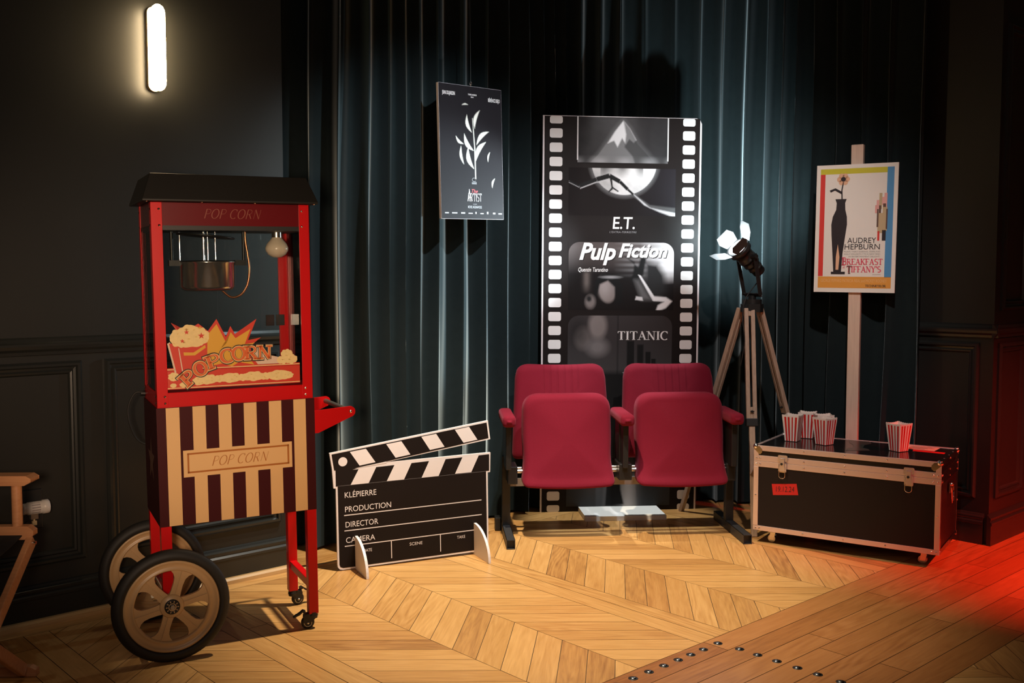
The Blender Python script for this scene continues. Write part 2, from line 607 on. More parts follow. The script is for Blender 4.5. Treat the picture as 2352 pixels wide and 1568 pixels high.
M['film'] = mat('grey_green_patch', (0.050, 0.055, 0.045), 0.3)
M['whiteplastic'] = mat('white_plastic', (0.75, 0.70, 0.66), 0.35)
M['lampglow'] = mat('lit_lens', (1, 1, 1), 0.3, emit=(0.92, 0.97, 1.0), estr=60)
M['tubeglow'] = mat('lit_tube', (1, 1, 1), 0.3, emit=(1.0, 0.74, 0.42), estr=48)
M['barndoor'] = mat('grey_barn_door', (0.06, 0.06, 0.06), 0.5)
M['stud'] = mat('dark_steel_stud', (0.16, 0.16, 0.16), 0.28, 1.0)


def glass_mat():
    m = bpy.data.materials.new('clear_glass')
    m.use_nodes = True
    nt = m.node_tree
    nt.nodes.remove(nt.nodes['Principled BSDF'])
    out = nt.nodes['Material Output']
    t = nd(nt, 'ShaderNodeBsdfTransparent')
    t.inputs[0].default_value = (0.93, 0.95, 0.94, 1)
    g = nd(nt, 'ShaderNodeBsdfGlossy')
    g.inputs['Roughness'].default_value = 0.02
    fr = nd(nt, 'ShaderNodeFresnel')
    fr.inputs['IOR'].default_value = 1.35
    mx = nd(nt, 'ShaderNodeMixShader')
    nt.links.new(fr.outputs[0], mx.inputs[0])
    nt.links.new(t.outputs[0], mx.inputs[1])
    nt.links.new(g.outputs[0], mx.inputs[2])
    nt.links.new(mx.outputs[0], out.inputs[0])
    return m


M['glass'] = glass_mat()


def floor_mat():
    m = bpy.data.materials.new('oak_parquet')
    m.use_nodes = True
    nt = m.node_tree
    b = nt.nodes['Principled BSDF']
    L = nt.links.new
    uv = nd(nt, 'ShaderNodeUVMap', uv_map='grain')
    at = nd(nt, 'ShaderNodeVertexColor', layer_name='tint')
    sep = nd(nt, 'ShaderNodeSeparateColor')
    L(at.outputs['Color'], sep.inputs[0])
    mp = nd(nt, 'ShaderNodeMapping')
    mp.inputs['Scale'].default_value = (2.2, 26, 1)
    L(uv.outputs[0], mp.inputs[0])
    n1 = nd(nt, 'ShaderNodeTexNoise')
    n1.inputs['Scale'].default_value = 2.2
    n1.inputs['Detail'].default_value = 6
    n1.inputs['Distortion'].default_value = 1.2
    L(mp.outputs[0], n1.inputs['Vector'])
    mp2 = nd(nt, 'ShaderNodeMapping')
    mp2.inputs['Scale'].default_value = (1.1, 9, 1)
    L(uv.outputs[0], mp2.inputs[0])
    n2 = nd(nt, 'ShaderNodeTexNoise')
    n2.inputs['Scale'].default_value = 1.0
    n2.inputs['Detail'].default_value = 1.5
    L(mp2.outputs[0], n2.inputs['Vector'])
    sn = nd(nt, 'ShaderNodeMath', operation='MULTIPLY')
    L(n2.outputs['Fac'], sn.inputs[0])
    sn.inputs[1].default_value = 75
    wv = nd(nt, 'ShaderNodeMath', operation='SINE')
    L(sn.outputs[0], wv.inputs[0])
    mp3 = nd(nt, 'ShaderNodeMapping')
    mp3.inputs['Scale'].default_value = (7, 170, 1)
    L(uv.outputs[0], mp3.inputs[0])
    n3 = nd(nt, 'ShaderNodeTexNoise')
    n3.inputs['Scale'].default_value = 1.5
    n3.inputs['Detail'].default_value = 3
    L(mp3.outputs[0], n3.inputs['Vector'])
    ramp = nd(nt, 'ShaderNodeValToRGB')
    e = ramp.color_ramp.elements
    e[0].position = 0.0
    e[0].color = (0.26, 0.105, 0.032, 1)
    e[1].position = 0.95
    e[1].color = (0.80, 0.475, 0.180, 1)
    k = ramp.color_ramp.elements.new(0.45)
    k.color = (0.58, 0.305, 0.098, 1)
    # tone = per-plank tone + grain
    a1 = nd(nt, 'ShaderNodeMath', operation='MULTIPLY_ADD')
    L(n1.outputs['Fac'], a1.inputs[0])
    a1.inputs[1].default_value = 0.62
    L(sep.outputs[0], a1.inputs[2])
    gm = nd(nt, 'ShaderNodeMath', operation='MULTIPLY')
    L(wv.outputs[0], gm.inputs[0])
    L(sep.outputs[1], gm.inputs[1])
    a2 = nd(nt, 'ShaderNodeMath', operation='MULTIPLY_ADD')
    L(gm.outputs[0], a2.inputs[0])
    a2.inputs[1].default_value = -0.16
    L(a1.outputs[0], a2.inputs[2])
    a4 = nd(nt, 'ShaderNodeMath', operation='MULTIPLY_ADD')
    L(n3.outputs['Fac'], a4.inputs[0])
    a4.inputs[1].default_value = 0.35
    L(a2.outputs[0], a4.inputs[2])
    a3 = nd(nt, 'ShaderNodeMath', operation='SUBTRACT', use_clamp=True)
    L(a4.outputs[0], a3.inputs[0])
    a3.inputs[1].default_value = 0.52
    L(a3.outputs[0], ramp.inputs[0])
    hue = nd(nt, 'ShaderNodeMixRGB', blend_type='MULTIPLY')
    hue.inputs[0].default_value = 1
    L(ramp.outputs[0], hue.inputs[1])
    cr = nd(nt, 'ShaderNodeMixRGB')
    cr.inputs[1].default_value = (1, 1, 1, 1)
    cr.inputs[2].default_value = (0.66, 0.50, 0.43, 1)
    L(sep.outputs[2], cr.inputs[0])
    L(cr.outputs[0], hue.inputs[2])
    L(hue.outputs[0], b.inputs['Base Color'])
    b.inputs['Roughness'].default_value = 0.30
    b.inputs['Specular IOR Level'].default_value = 0.5
    bp = nd(nt, 'ShaderNodeBump')
    bp.inputs['Strength'].default_value = 0.12
    bp.inputs['Distance'].default_value = 0.002
    L(n1.outputs['Fac'], bp.inputs['Height'])
    L(bp.outputs[0], b.inputs['Normal'])
    return m


M['floor'] = floor_mat()

# ------------------------------------------------------------------ floor (in the room's axes)
fm = MB()
finfo = []        # per face: grain direction, tone, ring strength, redness


def clip(poly, ax, lim, keep_less):
    out = []
    n = len(poly)
    for i in range(n):
        p, q = poly[i], poly[(i + 1) % n]
        ip = (p[ax] <= lim) if keep_less else (p[ax] >= lim)
        iq = (q[ax] <= lim) if keep_less else (q[ax] >= lim)
        if ip:
            out.append(p)
        if ip != iq:
            t = (lim - p[ax]) / (q[ax] - p[ax])
            out.append((p[0] + t * (q[0] - p[0]), p[1] + t * (q[1] - p[1])))
    return out


def plank(poly, direction, red=0.0, gap=0.0013):
    if len(poly) < 3:
        return
    ar = sum(poly[i - 1][0] * poly[i][1] - poly[i][0] * poly[i - 1][1] for i in range(len(poly))) / 2
    if abs(ar) < 2e-4:
        gap = 0
    if ar < 0:
        poly = poly[::-1]
    fm.poly([(x, y, 0.0) for x, y in (inset_poly(poly, gap) if gap else poly)], 0)
    tone = rng.normal(0.60, 0.10) - (0.20 if rng.random() < 0.2 else 0)
    finfo.append((direction, tone, 0.25 + 0.5 * rng.random() * (rng.random() < 0.45), np.clip(red + rng.normal(0, 0.1), 0, 1), rng.uniform(0, 50, 2)))


def chevron(xa, xb, sgn, y0, y1, ph, step):
    """ph: a joint's y where the column meets xa"""
    k0 = math.floor((y0 - ph) / step) - 5
    k1 = math.ceil((y1 - ph) / step) + 5
    sl = 0.885 * sgn
    dx = xb - xa
    for k in range(k0, k1):
        a = ph + k * step
        P = [(xa, a), (xb, a + sl * dx), (xb, a + step + sl * dx), (xa, a + step)]
        P = clip(clip(P, 1, y1, True), 1, y0, False)
        plank(P, (1, sl))


def strip(xa, xb, y0, y1, red=0.0):
    y = y0
    while y < y1:
        L = rng.uniform(1.2, 2.0)
        plank([(xa, y), (xb, y), (xb, min(y + L, y1)), (xa, min(y + L, y1))], (0, 1), red)
        y += L


Y0, Y1 = 2.122, 3.83
for xa, xb in ((2.853, 2.947), (2.947, 3.03), (1.728, 1.808), (1.648, 1.728), (1.083, 1.172), (1.0, 1.083), (4.15, 4.235), (4.235, 4.32), (5.44, 5.6)):
    strip(xa, xb, Y0, Y1)
cols = [(1.808, 2.16, -1, 3.313, .1272, 1), (2.16, 2.51, 1, 3.313, .1272, 0), (2.51, 2.853, -1, 3.625, .1272, 0),
        (3.03, 3.40, 1, 2.747, .1155, 0), (3.40, 3.775, -1, 3.073, .1155, 0), (3.775, 4.15, 1, 2.741, .1155, 0),
        (1.172, 1.41, 1, 3.643, .127, 0), (1.41, 1.648, -1, 3.85, .127, 0),
        (0.64, 1.0, -1, 3.3, .127, 0), (0.28, 0.64, 1, 3.3, .127, 0), (-0.08, 0.28, -1, 3.3, .127, 0), (-.44, -.08, 1, 3.3, .127, 0), (-.8, -.44, -1, 3.3, .127, 0),
        (4.32, 4.69, -1, 3.0, .1155, 0), (4.69, 5.06, 1, 2.67, .1155, 0), (5.06, 5.44, -1, 3.0, .1155, 0)]
for xa, xb, sg, ph, st, fromright in cols:
    if fromright:
        ph = ph - 0.885 * sg * (xb - xa)
    chevron(xa, xb, sg, Y0, Y1, ph, st)
ys = [1.38, 1.49, 1.60, 1.705, 1.813, 1.915, 2.016, 2.122]
for a, b in zip(ys, ys[1:]):
    x = -1.5 + rng.uniform(-1, 0)
    while x < 8:
        L = rng.uniform(0.9, 1.9)
        plank([(x, a), (x + L, a), (x + L, b), (x, b)], (1, 0), 1.0)
        x += L
x = -2.2
k = 0
while x < 7.5:
    chevron(x, x + 0.37, 1 if k % 2 else -1, -1.6, 1.38, 0.2, .1155)
    x += 0.37
    k += 1
for a, b in ((3.83, 3.94), (3.94, 4.2), (4.2, 4.6)):
    x = -1.5
    while x < 6:
        L = rng.uniform(1.0, 1.8)
        plank([(x, a), (x + L, a), (x + L, b), (x, b)], (1, 0), 0.1)
        x += L
nf = len(fm.f)
fm.box(-3, -2, -0.06, 8.2, 4.7, -0.0012, 1)
floor = fm.build('floor', [M['floor'], M['gap']], None, (0, 0, 0), ROOM, kind='structure')
me = floor.data
me.uv_layers.new(name='grain')
me.color_attributes.new('tint', 'FLOAT_COLOR', 'CORNER')
uvl = me.uv_layers['grain']
ca = me.color_attributes['tint']
for i in range(nf):
    d, tone, ring, red, off = finfo[i]
    d = np.array(d, float)
    d /= np.linalg.norm(d)
    p = me.polygons[i]
    for li in p.loop_indices:
        q = me.vertices[me.loops[li].vertex_index].co
        uvl.data[li].uv = (q.x * d[0] + q.y * d[1] + off[0], -q.x * d[1] + q.y * d[0] + off[1])
        ca.data[li].color = (tone, ring, red, 1)

# ------------------------------------------------------------------ walls, mouldings
WALLX = 2.235
wl = MB()
wl.box(-2.5, 3.94, 0, WALLX, 4.14, 3.4)
wl.build('wall_left', M['wall'], None, (0, 0, 0), ROOM, kind='structure')
wb = MB()
wb.box(WALLX - 0.3, 4.46, 0, 5.4, 4.6, 3.4)
wb.build('wall_back', M['wall'], None, (0, 0, 0), ROOM, kind='structure')
wr = MB()
wr.prism([(4.97, 1.98), (7.5, 1.98), (7.5, 4.46), (4.97, 4.46)], 0, 3.4, 'z')
wr.build('wall_right', M['wall'], None, (0, 0, 0), ROOM, kind='structure')
cl = MB()
cl.box(-2.5, -2, 3.4, 7.5, 4.6, 3.5)
cl.build('ceiling', M['wall'], None, (0, 0, 0), ROOM, kind='structure')


def frame_mould(mb, x0, z0, x1, z1, fn, prof=((0, 0), (0.0, 0.011), (0.008, 0.019), (0.017, 0.019), (0.022, 0.008), (0.031, 0.006), (0.037, 0.012), (0.044, 0.010), (0.05, 0.0))):
    """a picture-frame moulding round a rectangle; fn(u, z, out) to the room"""
    V, F = [], []
    for ins, out in prof:
        for u, z in ((x0 + ins, z0 + ins), (x1 - ins, z0 + ins), (x1 - ins, z1 - ins), (x0 + ins, z1 - ins)):
            V.append(fn(u, z, out))
    for i in range(len(prof) - 1):
        for k in range(4):
            F.append((i * 4 + k, i * 4 + (k + 1) % 4, i * 4 + 4 + (k + 1) % 4, i * 4 + 4 + k))
    mb.add(V, F, 0)


def rail(mb, prof, a, b, fn):
    """profile [(out, z)] run from a to b along the wall"""
    n = len(prof)
    V = [fn(a, z, o) for o, z in prof] + [fn(b, z, o) for o, z in prof]
    mb.add(V, [(i, i + 1, n + i + 1, n + i) for i in range(n - 1)] + [list(range(n))[::-1], list(range(n, 2 * n))], 0)


fl_ = lambda u, z, o: (u, 3.94 - o, z)
fA = lambda u, z, o: (4.97 - o, u, z)
fB = lambda u, z, o: (u, 1.98 - o, z)
BASE = ((0, 0), (0.02, 0), (0.02, 0.098), (0.024, 0.102), (0.024, 0.112), (0.016, 0.120), (0.019, 0.128), (0.019, 0.136), (0.010, 0.142), (0.006, 0.150), (0, 0.152))
CHAIR = ((0, 1.015), (0.012, 1.018), (0.014, 1.030), (0.026, 1.040), (0.030, 1.052), (0.030, 1.060), (0.018, 1.066), (0.012, 1.078), (0, 1.084))


def S_(mb, name, m=None):
    mb.fixn = True
    return mb.build(name, m or M['trim'], None, (0, 0, 0), ROOM, kind='structure')


mb = MB(); rail(mb, BASE, -2.5, WALLX + 0.03, fl_); S_(mb, 'baseboard_left')
mb = MB(); rail(mb, CHAIR, -2.5, WALLX + 0.02, fl_); S_(mb, 'trim_1')
mb = MB(); rail(mb, ((0.018, 0), (0.045, 0), (0.045, 0.016), (0.036, 0.025), (0.018, 0.025)), -2.5, WALLX + 0.03, fl_); S_(mb, 'trim_2', M['shoe'])
for i, (a, b) in enumerate(((-1.6, -0.6), (-0.45, 0.4), (0.5, 1.35), (1.437, 2.195))):
    mb = MB(); frame_mould(mb, a, 0.222, b, 0.99, fl_); S_(mb, 'trim_%d' % (3 + i))
mb = MB(); rail(mb, BASE, 2.0, 4.46, fA); rail(mb, BASE, 4.95, 7.5, fB); S_(mb, 'baseboard_right')
mb = MB(); rail(mb, CHAIR, 1.955, 4.46, fA); rail(mb, CHAIR, 4.945, 7.5, fB); S_(mb, 'trim_7')
mb = MB(); frame_mould(mb, 2.045, 0.225, 2.72, 0.99, fA); S_(mb, 'trim_8')
mb = MB(); frame_mould(mb, 5.017, 0.225, 5.345, 0.99, fB); S_(mb, 'trim_9')
mb = MB(); frame_mould(mb, 5.03, 1.15, 5.345, 2.53, fB); S_(mb, 'trim_10')
# a thin threshold strip on the floor past the end of the left wall
mb = MB(); mb.box(WALLX + 0.03, 3.875, 0.0, 2.75, 3.895, 0.006); S_(mb, 'trim_11', M['shoe'])

# ------------------------------------------------------------------ curtain
path = smooth_path([(*room(2.25, 4.37)[:2], 0), (*room(2.40, 4.25)[:2], 0), (*room(2.52, 4.10)[:2], 0), (*room(2.64, 4.01)[:2], 0), (*room(2.8, 3.99)[:2], 0), (*room(3.3, 3.99)[:2], 0), (*room(3.68, 4.01)[:2], 0),
                    (0.32, 5.71, 0), (0.75, 5.79, 0), (1.15, 5.76, 0), (1.49, 5.60, 0), (1.78, 5.29, 0), (2.052, 4.99, 0)], 40)
seg = [0]
for a, b in zip(path, path[1:]):
    seg.append(seg[-1] + (b - a).length)
LEN = seg[-1]
NC, NR = 1500, 26
ss = np.linspace(0, LEN, NC)
px_ = np.interp(ss, seg, [p.x for p in path])
py_ = np.interp(ss, seg, [p.y for p in path])
tx, ty = np.gradient(px_), np.gradient(py_)
tl = np.hypot(tx, ty)
nx, ny = ty / tl, -tx / tl                    # towards the viewer
lam = 0.132 + 0.032 * np.sin(ss * 5.1 + 1) + 0.018 * np.sin(ss * 13.0)
ph = np.cumsum(2 * PI / lam) * (LEN / NC)
cb = MB()
V = []
for j in range(NR):
    z = 0.015 + (3.3 - 0.015) * j / (NR - 1)
    t = z / 3.3
    a = ph + 0.45 * np.sin(z * 1.1 + ss * 2.3) + 0.25 * np.sin(z * 2.7 + ss * 7)
    amp = (0.060 - 0.018 * t) * (0.85 + 0.3 * np.sin(ss * 3.7 + 0.6 * z))
    f = np.sin(a + 0.55 * np.sin(a)) + 0.30 * np.sin(2.0 * a + 1.3 + 2 * np.sin(ss * 2 + 0.8 * z)) * (0.25 + 0.75 * t)
    f += 0.12 * np.sin(3.1 * a + ss * 3) * t
    side = 0.016 * np.cos(a) 
    V += [(px_[i] + nx[i] * amp[i] * f[i] + tx[i] / tl[i] * side[i], py_[i] + ny[i] * amp[i] * f[i] + ty[i] / tl[i] * side[i], z) for i in range(NC)]
cb.add(V, [(j * NC + i, j * NC + i + 1, (j + 1) * NC + i + 1, (j + 1) * NC + i) for j in range(NR - 1) for i in range(NC - 1)], 0, True)
cur = cb.build('curtain', M['velvet'])
tag(cur, 'long dark teal velvet curtain hanging in deep folds across the room corner', 'curtain')
# ------------------------------------------------------------------ popcorn cart
CW, CD = 0.551, 0.331
cart = empty('popcorn_cart', (-1.2099, 3.3935, 0), 'red popcorn machine on a maroon and cream striped cart with two big wheels', 'popcorn machine', (0, 0, 0.4729))
RY, RX = -0.0135, 0.012


def lean(p):
    X = p[0] - CW
    return Vector((CW + X * math.cos(RY) + p[2] * math.sin(RY), p[1] - p[2] * RX, p[2] - X * math.sin(RY) + p[1] * RX))


def cpart(mb, name, mats, parent=None, bevel=0, fix=False):
    mb.xf(0, lean)
    mb.fixn = fix
    return mb.build(name, mats, parent or cart, bevel=bevel)


ZB, ZT, ZH = 0.453, 0.867, 1.568
# striped lower box: front print is 13 stripes with a framed sign, all in the box's own mesh
mb = MB()
mb.box(0, 0, ZB, CW, CD, ZT, 1)
e = 0.0006
for a, b in ((.031, .0757), (.1195, .1635), (.207, .251), (.295, .34), (.384, .429), (.473, .518)):
    mb.poly([(a, -e, ZB + .001), (b, -e, ZB + .001), (b, -e, ZT - .001), (a, -e, ZT - .001)], 0)
mb.poly([(.0835, -2 * e, .620), (.464, -2 * e, .620), (.464, -2 * e, .714), (.0835, -2 * e, .714)], 0)
for x0, z0, x1, z1 in ((.097, .633, .453, .639), (.097, .698, .453, .704), (.097, .633, .103, .704), (.447, .633, .453, .704)):
    mb.poly([(x0, -3 * e, z0), (x1, -3 * e, z0), (x1, -3 * e, z1), (x0, -3 * e, z1)], 2)
mb.flat(letters('POP CORN', .176, .652, .034, .198, .045, .018, 0, 0.30), lambda u, v: (u, -3 * e, v), 2)
# five-pointed star on the left side
st = []
for k in range(10):
    r = 0.085 if k % 2 == 0 else 0.034
    st.append((-e, 0.165 + r * math.sin(2 * PI * k / 10), 0.662 + r * math.cos(2 * PI * k / 10)))
mb.poly(st, 3)
cpart(mb, 'striped_box', [M['cream'], M['maroon'], M['orange'], mat('star_print', (0.16, 0.075, 0.05), 0.5)])
# sheet-metal cabinet: tray, four corner posts, header, roof
mb = MB()
mb.box(0.004, 0.004, ZT - 0.01, CW - 0.004, CD - 0.004, 0.918)
cpart(mb, 'base_tray', M['red'], bevel=0.002)
for nm, x0, y0 in (('a', 0.004, 0.003), ('b', CW - 0.041, 0.003), ('c', 0.004, CD - 0.038), ('d', CW - 0.041, CD - 0.038)):
    mb = MB()
    t = 0.0025
    xo = x0 if x0 < 0.1 else x0 + 0.0345
    yo = y0 if y0 < 0.1 else y0 + 0.0325
    mb.box(x0, yo, ZT + 0.002, x0 + 0.037, yo + t, ZH)
    mb.box(xo, y0, ZT + 0.002, xo + t, y0 + 0.035, ZH)
    post = cpart(mb, 'corner_post', M['red'], bevel=0.0008)
    fy = -1 if y0 < 0.1 else 1
    yy = yo if fy < 0 else yo + t
    sp = []
    for z in (0.882, 0.905, 1.49, 1.545):
        sp.append(((x0 + (0.027 if x0 < 0.1 else 0.010), yy, z), (0, fy, 0), 0.0045))
        sp.append(((xo if x0 < 0.1 else xo + t, y0 + 0.02, z), (-1 if x0 < 0.1 else 1, 0, 0), 0.0045))
    stud_parts('screw_head', sp, M['chrome'], post, lean)
mb = MB()
mb.box(0.006, 0.0065, 1.49, CW - 0.006, CD - 0.006, ZH)
mb.flat(letters('POP CORN', .176, .003 + 1.512, .033, .196, .05, .02, 0, 0.30), lambda u, v: (u, 0.0060, v), 1)
cpart(mb, 'header_panel', [M['headerred'], M['faded']])
mb = MB()
mb.box(0.008, 0.009, 1.474, CW - 0.008, CD - 0.008, 1.4905)
cpart(mb, 'header_trim', M['blackplastic'])
ov = 0.024
mb = MB()
A = [(-ov, -ov), (CW + ov, -ov), (CW + ov, CD + ov), (-ov, CD + ov)]
B = [(0.006, 0.006), (CW - 0.010, 0.006), (CW - 0.010, CD - 0.006), (0.006, CD - 0.006)]
vs = [(x, y, 1.570) for x, y in A] + [(x, y, 1.5765) for x, y in A] + [(x, y, 1.665) for x, y in B]
fs = [(3, 2, 1, 0)] + [(i + k, i + (k + 1) % 4, i + 4 + (k + 1) % 4, i + 4 + k) for i in (0, 4) for k in range(4)] + [(8, 9, 10, 11)]
mb.add(vs, fs)
roof = cpart(mb, 'roof', M['roofblack'], bevel=0.002)
stud_parts('screw_head', [((x, -0.016, 1.5695), (0, -0.5, -1), 0.004) for x in (-.01, .17, .35, CW + .01)], M['chrome'], roof, lean)
# glass panes
for nm, bx in (('front', (0.038, 0.008, 0.919, CW - 0.038, 0.011, 1.476)), ('left', (0.0075, 0.036, 0.919, 0.0105, CD - 0.036, 1.476)), ('right', (CW - 0.0105, 0.036, 0.919, CW - 0.0075, CD - 0.036, 1.476)),
                ('b1', (0.038, CD - 0.011, 0.919, CW / 2 - 0.002, CD - 0.008, 1.476)), ('b2', (CW / 2 + 0.002, CD - 0.011, 0.919, CW - 0.038, CD - 0.008, 1.476))):
    mb = MB()
    mb.box(*bx)
    cpart(mb, 'glass_pane' if nm not in ('b1', 'b2') else 'glass_door', M['glass'])
# decal on the front pane, in layers
mb = MB()
F0 = 0.0075
lv = [0]


def dl(pts, mt, k):
    mb.poly([(x, F0 - 0.00025 * k, z) for x, z in pts], mt)


starpts = [(.058, 1.159), (.095, 1.12), (.12, 1.135), (.149, 1.153), (.181, 1.126), (.211, 1.167), (.242, 1.103), (.258, 1.141), (.273, 1.112), (.35, 1.163), (.318, 1.088), (.364, 1.096), (.326, 1.068), (.33, 1.03), (.355, .995), (.09, .995), (.12, 1.08), (.085, 1.118)]
dl([(.040, .991), (.502, .989), (.502, 1.000), (.042, 1.002)], 0, 1)
dl([(.040, .928), (.502, .926), (.502, .993), (.040, .995)], 0, 1)
c0 = (.225, 1.065)
dl([(.33, 1.0), (.44, .998), (.43, 1.022), (.40, 1.030), (.34, 1.066)], 5, 1)
mb.add([(c0[0], F0 - 0.0005, c0[1])] + [(x, F0 - 0.0005, z) for x, z in starpts], [(0, i + 1, (i + 1) % len(starpts) + 1) for i in range(len(starpts))], 0)
yel = [(.140, 1.132), (.155, 1.143), (.181, 1.115), (.211, 1.149), (.243, 1.080), (.259, 1.119), (.275, 1.097), (.328, 1.128), (.306, 1.073), (.342, 1.079), (.312, 1.055), (.318, 1.03), (.338, 1.0), (.285, 1.012), (.26, .998), (.225, 1.01), (.17, 1.0), (.16, 1.05)]
mb.add([(c0[0], F0 - 0.00075, c0[1])] + [(x, F0 - 0.00075, z) for x, z in yel], [(0, i + 1, (i + 1) % len(yel) + 1) for i in range(len(yel))], 1)
for k, zz in enumerate((.9955, .931)):
    dl([(.041, zz), (.502, zz - .002), (.502, zz + .001), (.041, zz + .003)], 3, 4)
# bucket of popcorn
dl([(.044, 1.087), (.054, 1.092), (.075, .985), (.066, .985)], 5, 4)
dl([(.050, 1.087), (.178, 1.088), (.176, 1.04), (.155, .985), (.095, .962), (.072, .985)], 0, 5)
dl([(.080, 1.07), (.083, 1.07), (.097, .965), (.093, .965)], 5, 6)
dl([(.097, 1.055), (.13, 1.053), (.17, 1.078), (.172, 1.068), (.135, 1.043), (.098, 1.044)], 1, 6)


PUFF = [0.0]


def puff(cx, cz, rx, rz, k, n=26, m=3):
    PUFF[0] += .11
    k = k + PUFF[0]
    ph0 = rng.uniform(0, 6)
    P = []
    for i in range(n * 3):
        a = 2 * PI * i / (n * 3)
        r = 1 + 0.10 * abs(math.sin(a * 4.5 + ph0)) + 0.05 * math.sin(a * 7 + ph0)
        P.append((cx + rx * r * math.cos(a), F0 - 0.00025 * k, cz + rz * r * math.sin(a)))
    mb.add([(cx, F0 - 0.00025 * k, cz)] + P, [(0, i + 1, (i + 1) % len(P) + 1) for i in range(len(P))], 3)
    for _ in range(m):
        x, z = cx + rng.uniform(-.6, .6) * rx, cz + rng.uniform(-.6, .6) * rz
        r = min(rx, rz) * 0.16
        mb.poly([(x + r * 1.4 * math.cos(2 * PI * q / 9), F0 - 0.00025 * (k + .05), z + r * math.sin(2 * PI * q / 9)) for q in range(9)], 4)


for cx, cz, rx, rz in ((.085, 1.105, .030, .030), (.118, 1.122, .034, .026), (.155, 1.108, .028, .028), (.120, 1.095, .052, .022)):
    puff(cx, cz, rx, rz, 8, m=4)
for cx, cz, r in ((.109, 1.124, .009), (.158, 1.11, .012), (.094, 1.094, .008)):
    mb.poly([(cx + (r if q % 2 == 0 else r * .42) * math.sin(2 * PI * q / 10), F0 - 0.0029, cz + (r if q % 2 == 0 else r * .42) * math.cos(2 * PI * q / 10)) for q in range(10)], 0)
for cx, cz, rx, rz in ((.175, .957, .034, .016), (.215, .957, .02, .012), (.255, .958, .036, .016), (.297, .957, .02, .012), (.335, .959, .036, .016), (.376, .957, .02, .012), (.425, .958, .042, .017), (.062, .972, .017, .014), (.06, .942, .010, .007), (.094, .943, .013, .008), (.145, .953, .02, .014), (.456, .956, .02, .012)):
    puff(cx, cz, rx, rz, 6)
for cx, cz, rx, rz in ((.440, 1.012, .020, .014), (.470, 1.014, .022, .016), (.455, 1.034, .020, .015)):
    puff(cx, cz, rx, rz, 6)
# arched slab lettering with a dark outline
cen = [(.110, .966, 40), (.151, .996, 26), (.196, 1.019, 18), (.2425, 1.036, 9), (.284, 1.0425, 3), (.3285, 1.043, 0), (.376, 1.043, -1)]
for ch, (cx, cz, an) in zip('POPCORN', cen):
    for thick, thin, mt, k, hh, ser in ((.30, .17, 6, 15, .051, .26), (.235, .115, 3, 16, .048, .22), (.19, .075, 2, 17, .046, .19)):
        V, Fc = letters(ch, 0, 0, hh, .050, thick * .5, thin * .75, ser)
        c, s = math.cos(R(an)), math.sin(R(an))
        mb.add([(cx + c * (u - .025) - s * (v - hh / 2), F0 - 0.00025 * k, cz + s * (u - .025) + c * (v - hh / 2)) for u, v in V], Fc, mt)
cpart(mb, 'popcorn_decal', [M['decred'], M['decyellow'], M['decorange'], M['deccream'], M['deccream2'], M['decwhite'], M['decblack']])
# kettle, lid, rods, hose, bulb
K0 = (.214, .165)
mb = MB()
k = mb.mark()
mb.lathe([(0.0, 1.262), (.078, 1.262), (.090, 1.267), (.096, 1.278), (.097, 1.36), (.101, 1.364), (.101, 1.367), (.094, 1.366), (.093, 1.28), (0.0, 1.275)], 48)
mb.xf(k, lambda p: Vector((p.x + K0[0], p.y + K0[1], p.z)))
ket = cpart(mb, 'kettle', mat('kettle_steel', (0.86, 0.83, 0.80), 0.16, 0.95))
mb = MB()
k = mb.mark()
mb.lathe([(0.0, 1.3725), (.096, 1.370), (.101, 1.3665), (.096, 1.3675), (0.0, 1.368)], 40)
mb.xf(k, lambda p: Vector((p.x + K0[0], p.y + K0[1], p.z)))
cpart(mb, 'kettle_lid', M['blackmetal'], ket)
for x, y, r in ((.203, .165, .0045), (.215, .15, .0028), (.245, .17, .002), (.125, .20, .002)):
    mb = MB()
    mb.cyl((x, y, 1.37), (x, y, 1.475), r, 10)
    cpart(mb, 'stirring_rod', M['chrome'], ket)
mb = MB()
pts = smooth_path([(.352, .165, 1.475), (.353, .165, 1.44), (.361, .165, 1.38), (.364, .165, 1.33), (.355, .165, 1.28), (.330, .165, 1.245), (.296, .165, 1.237), (.264, .165, 1.262)], 10)
mb.tube(pts, .0042, 8)
cpart(mb, 'flexible_hose', M['copper'], ket)
for bx, cx in (((.310, .15, 1.352, .352, .18, 1.372), .345), ((.080, .15, 1.352, .119, .18, 1.372), .092)):
    mb = MB()
    mb.box(*bx)
    mb.cyl((cx, .165, 1.370), (cx, .165, 1.476), .006, 10)
    cpart(mb, 'kettle_bracket', M['blackmetal'], ket)
mb = MB()
k = mb.mark()
ring = [(-.095 + .19 * q / 12, 0.0) for q in range(13)]
mb.lathe([(0, 0), (.10, 0), (.102, .003), (.10, .006), (0, .008)], 36)
mb.xf(k, lambda p: Vector((p.x + .21, p.y + .16, p.z + 1.455 - .25 * (p.x - .0) * .35)))
cpart(mb, 'open_lid', M['blackmetal'], ket)
mb = MB()
k = mb.mark()
mb.lathe([(0.0, -.092), (.016, -.090), (.032, -.080), (.041, -.066), (.042, -.055), (.036, -.040), (.024, -.026), (.016, -.016), (.015, 0)], 28)
mb.xf(k, lambda p: Vector((p.x + .468, p.y + .165, p.z + 1.472)))
bulb = cpart(mb, 'light_bulb', M['bulb'])
mb = MB()
mb.cyl((.468, .165, 1.455), (.468, .165, 1.49), .018, 16)
cpart(mb, 'bulb_socket', M['steel'], bulb)
# hinges of the rear doors
for x in (.472, .512):
    mb = MB()
    mb.box(x - .016, CD - 0.016, 1.118, x + .016, CD - .011, 1.160)
    cpart(mb, 'door_hinge', M['darkedge'])
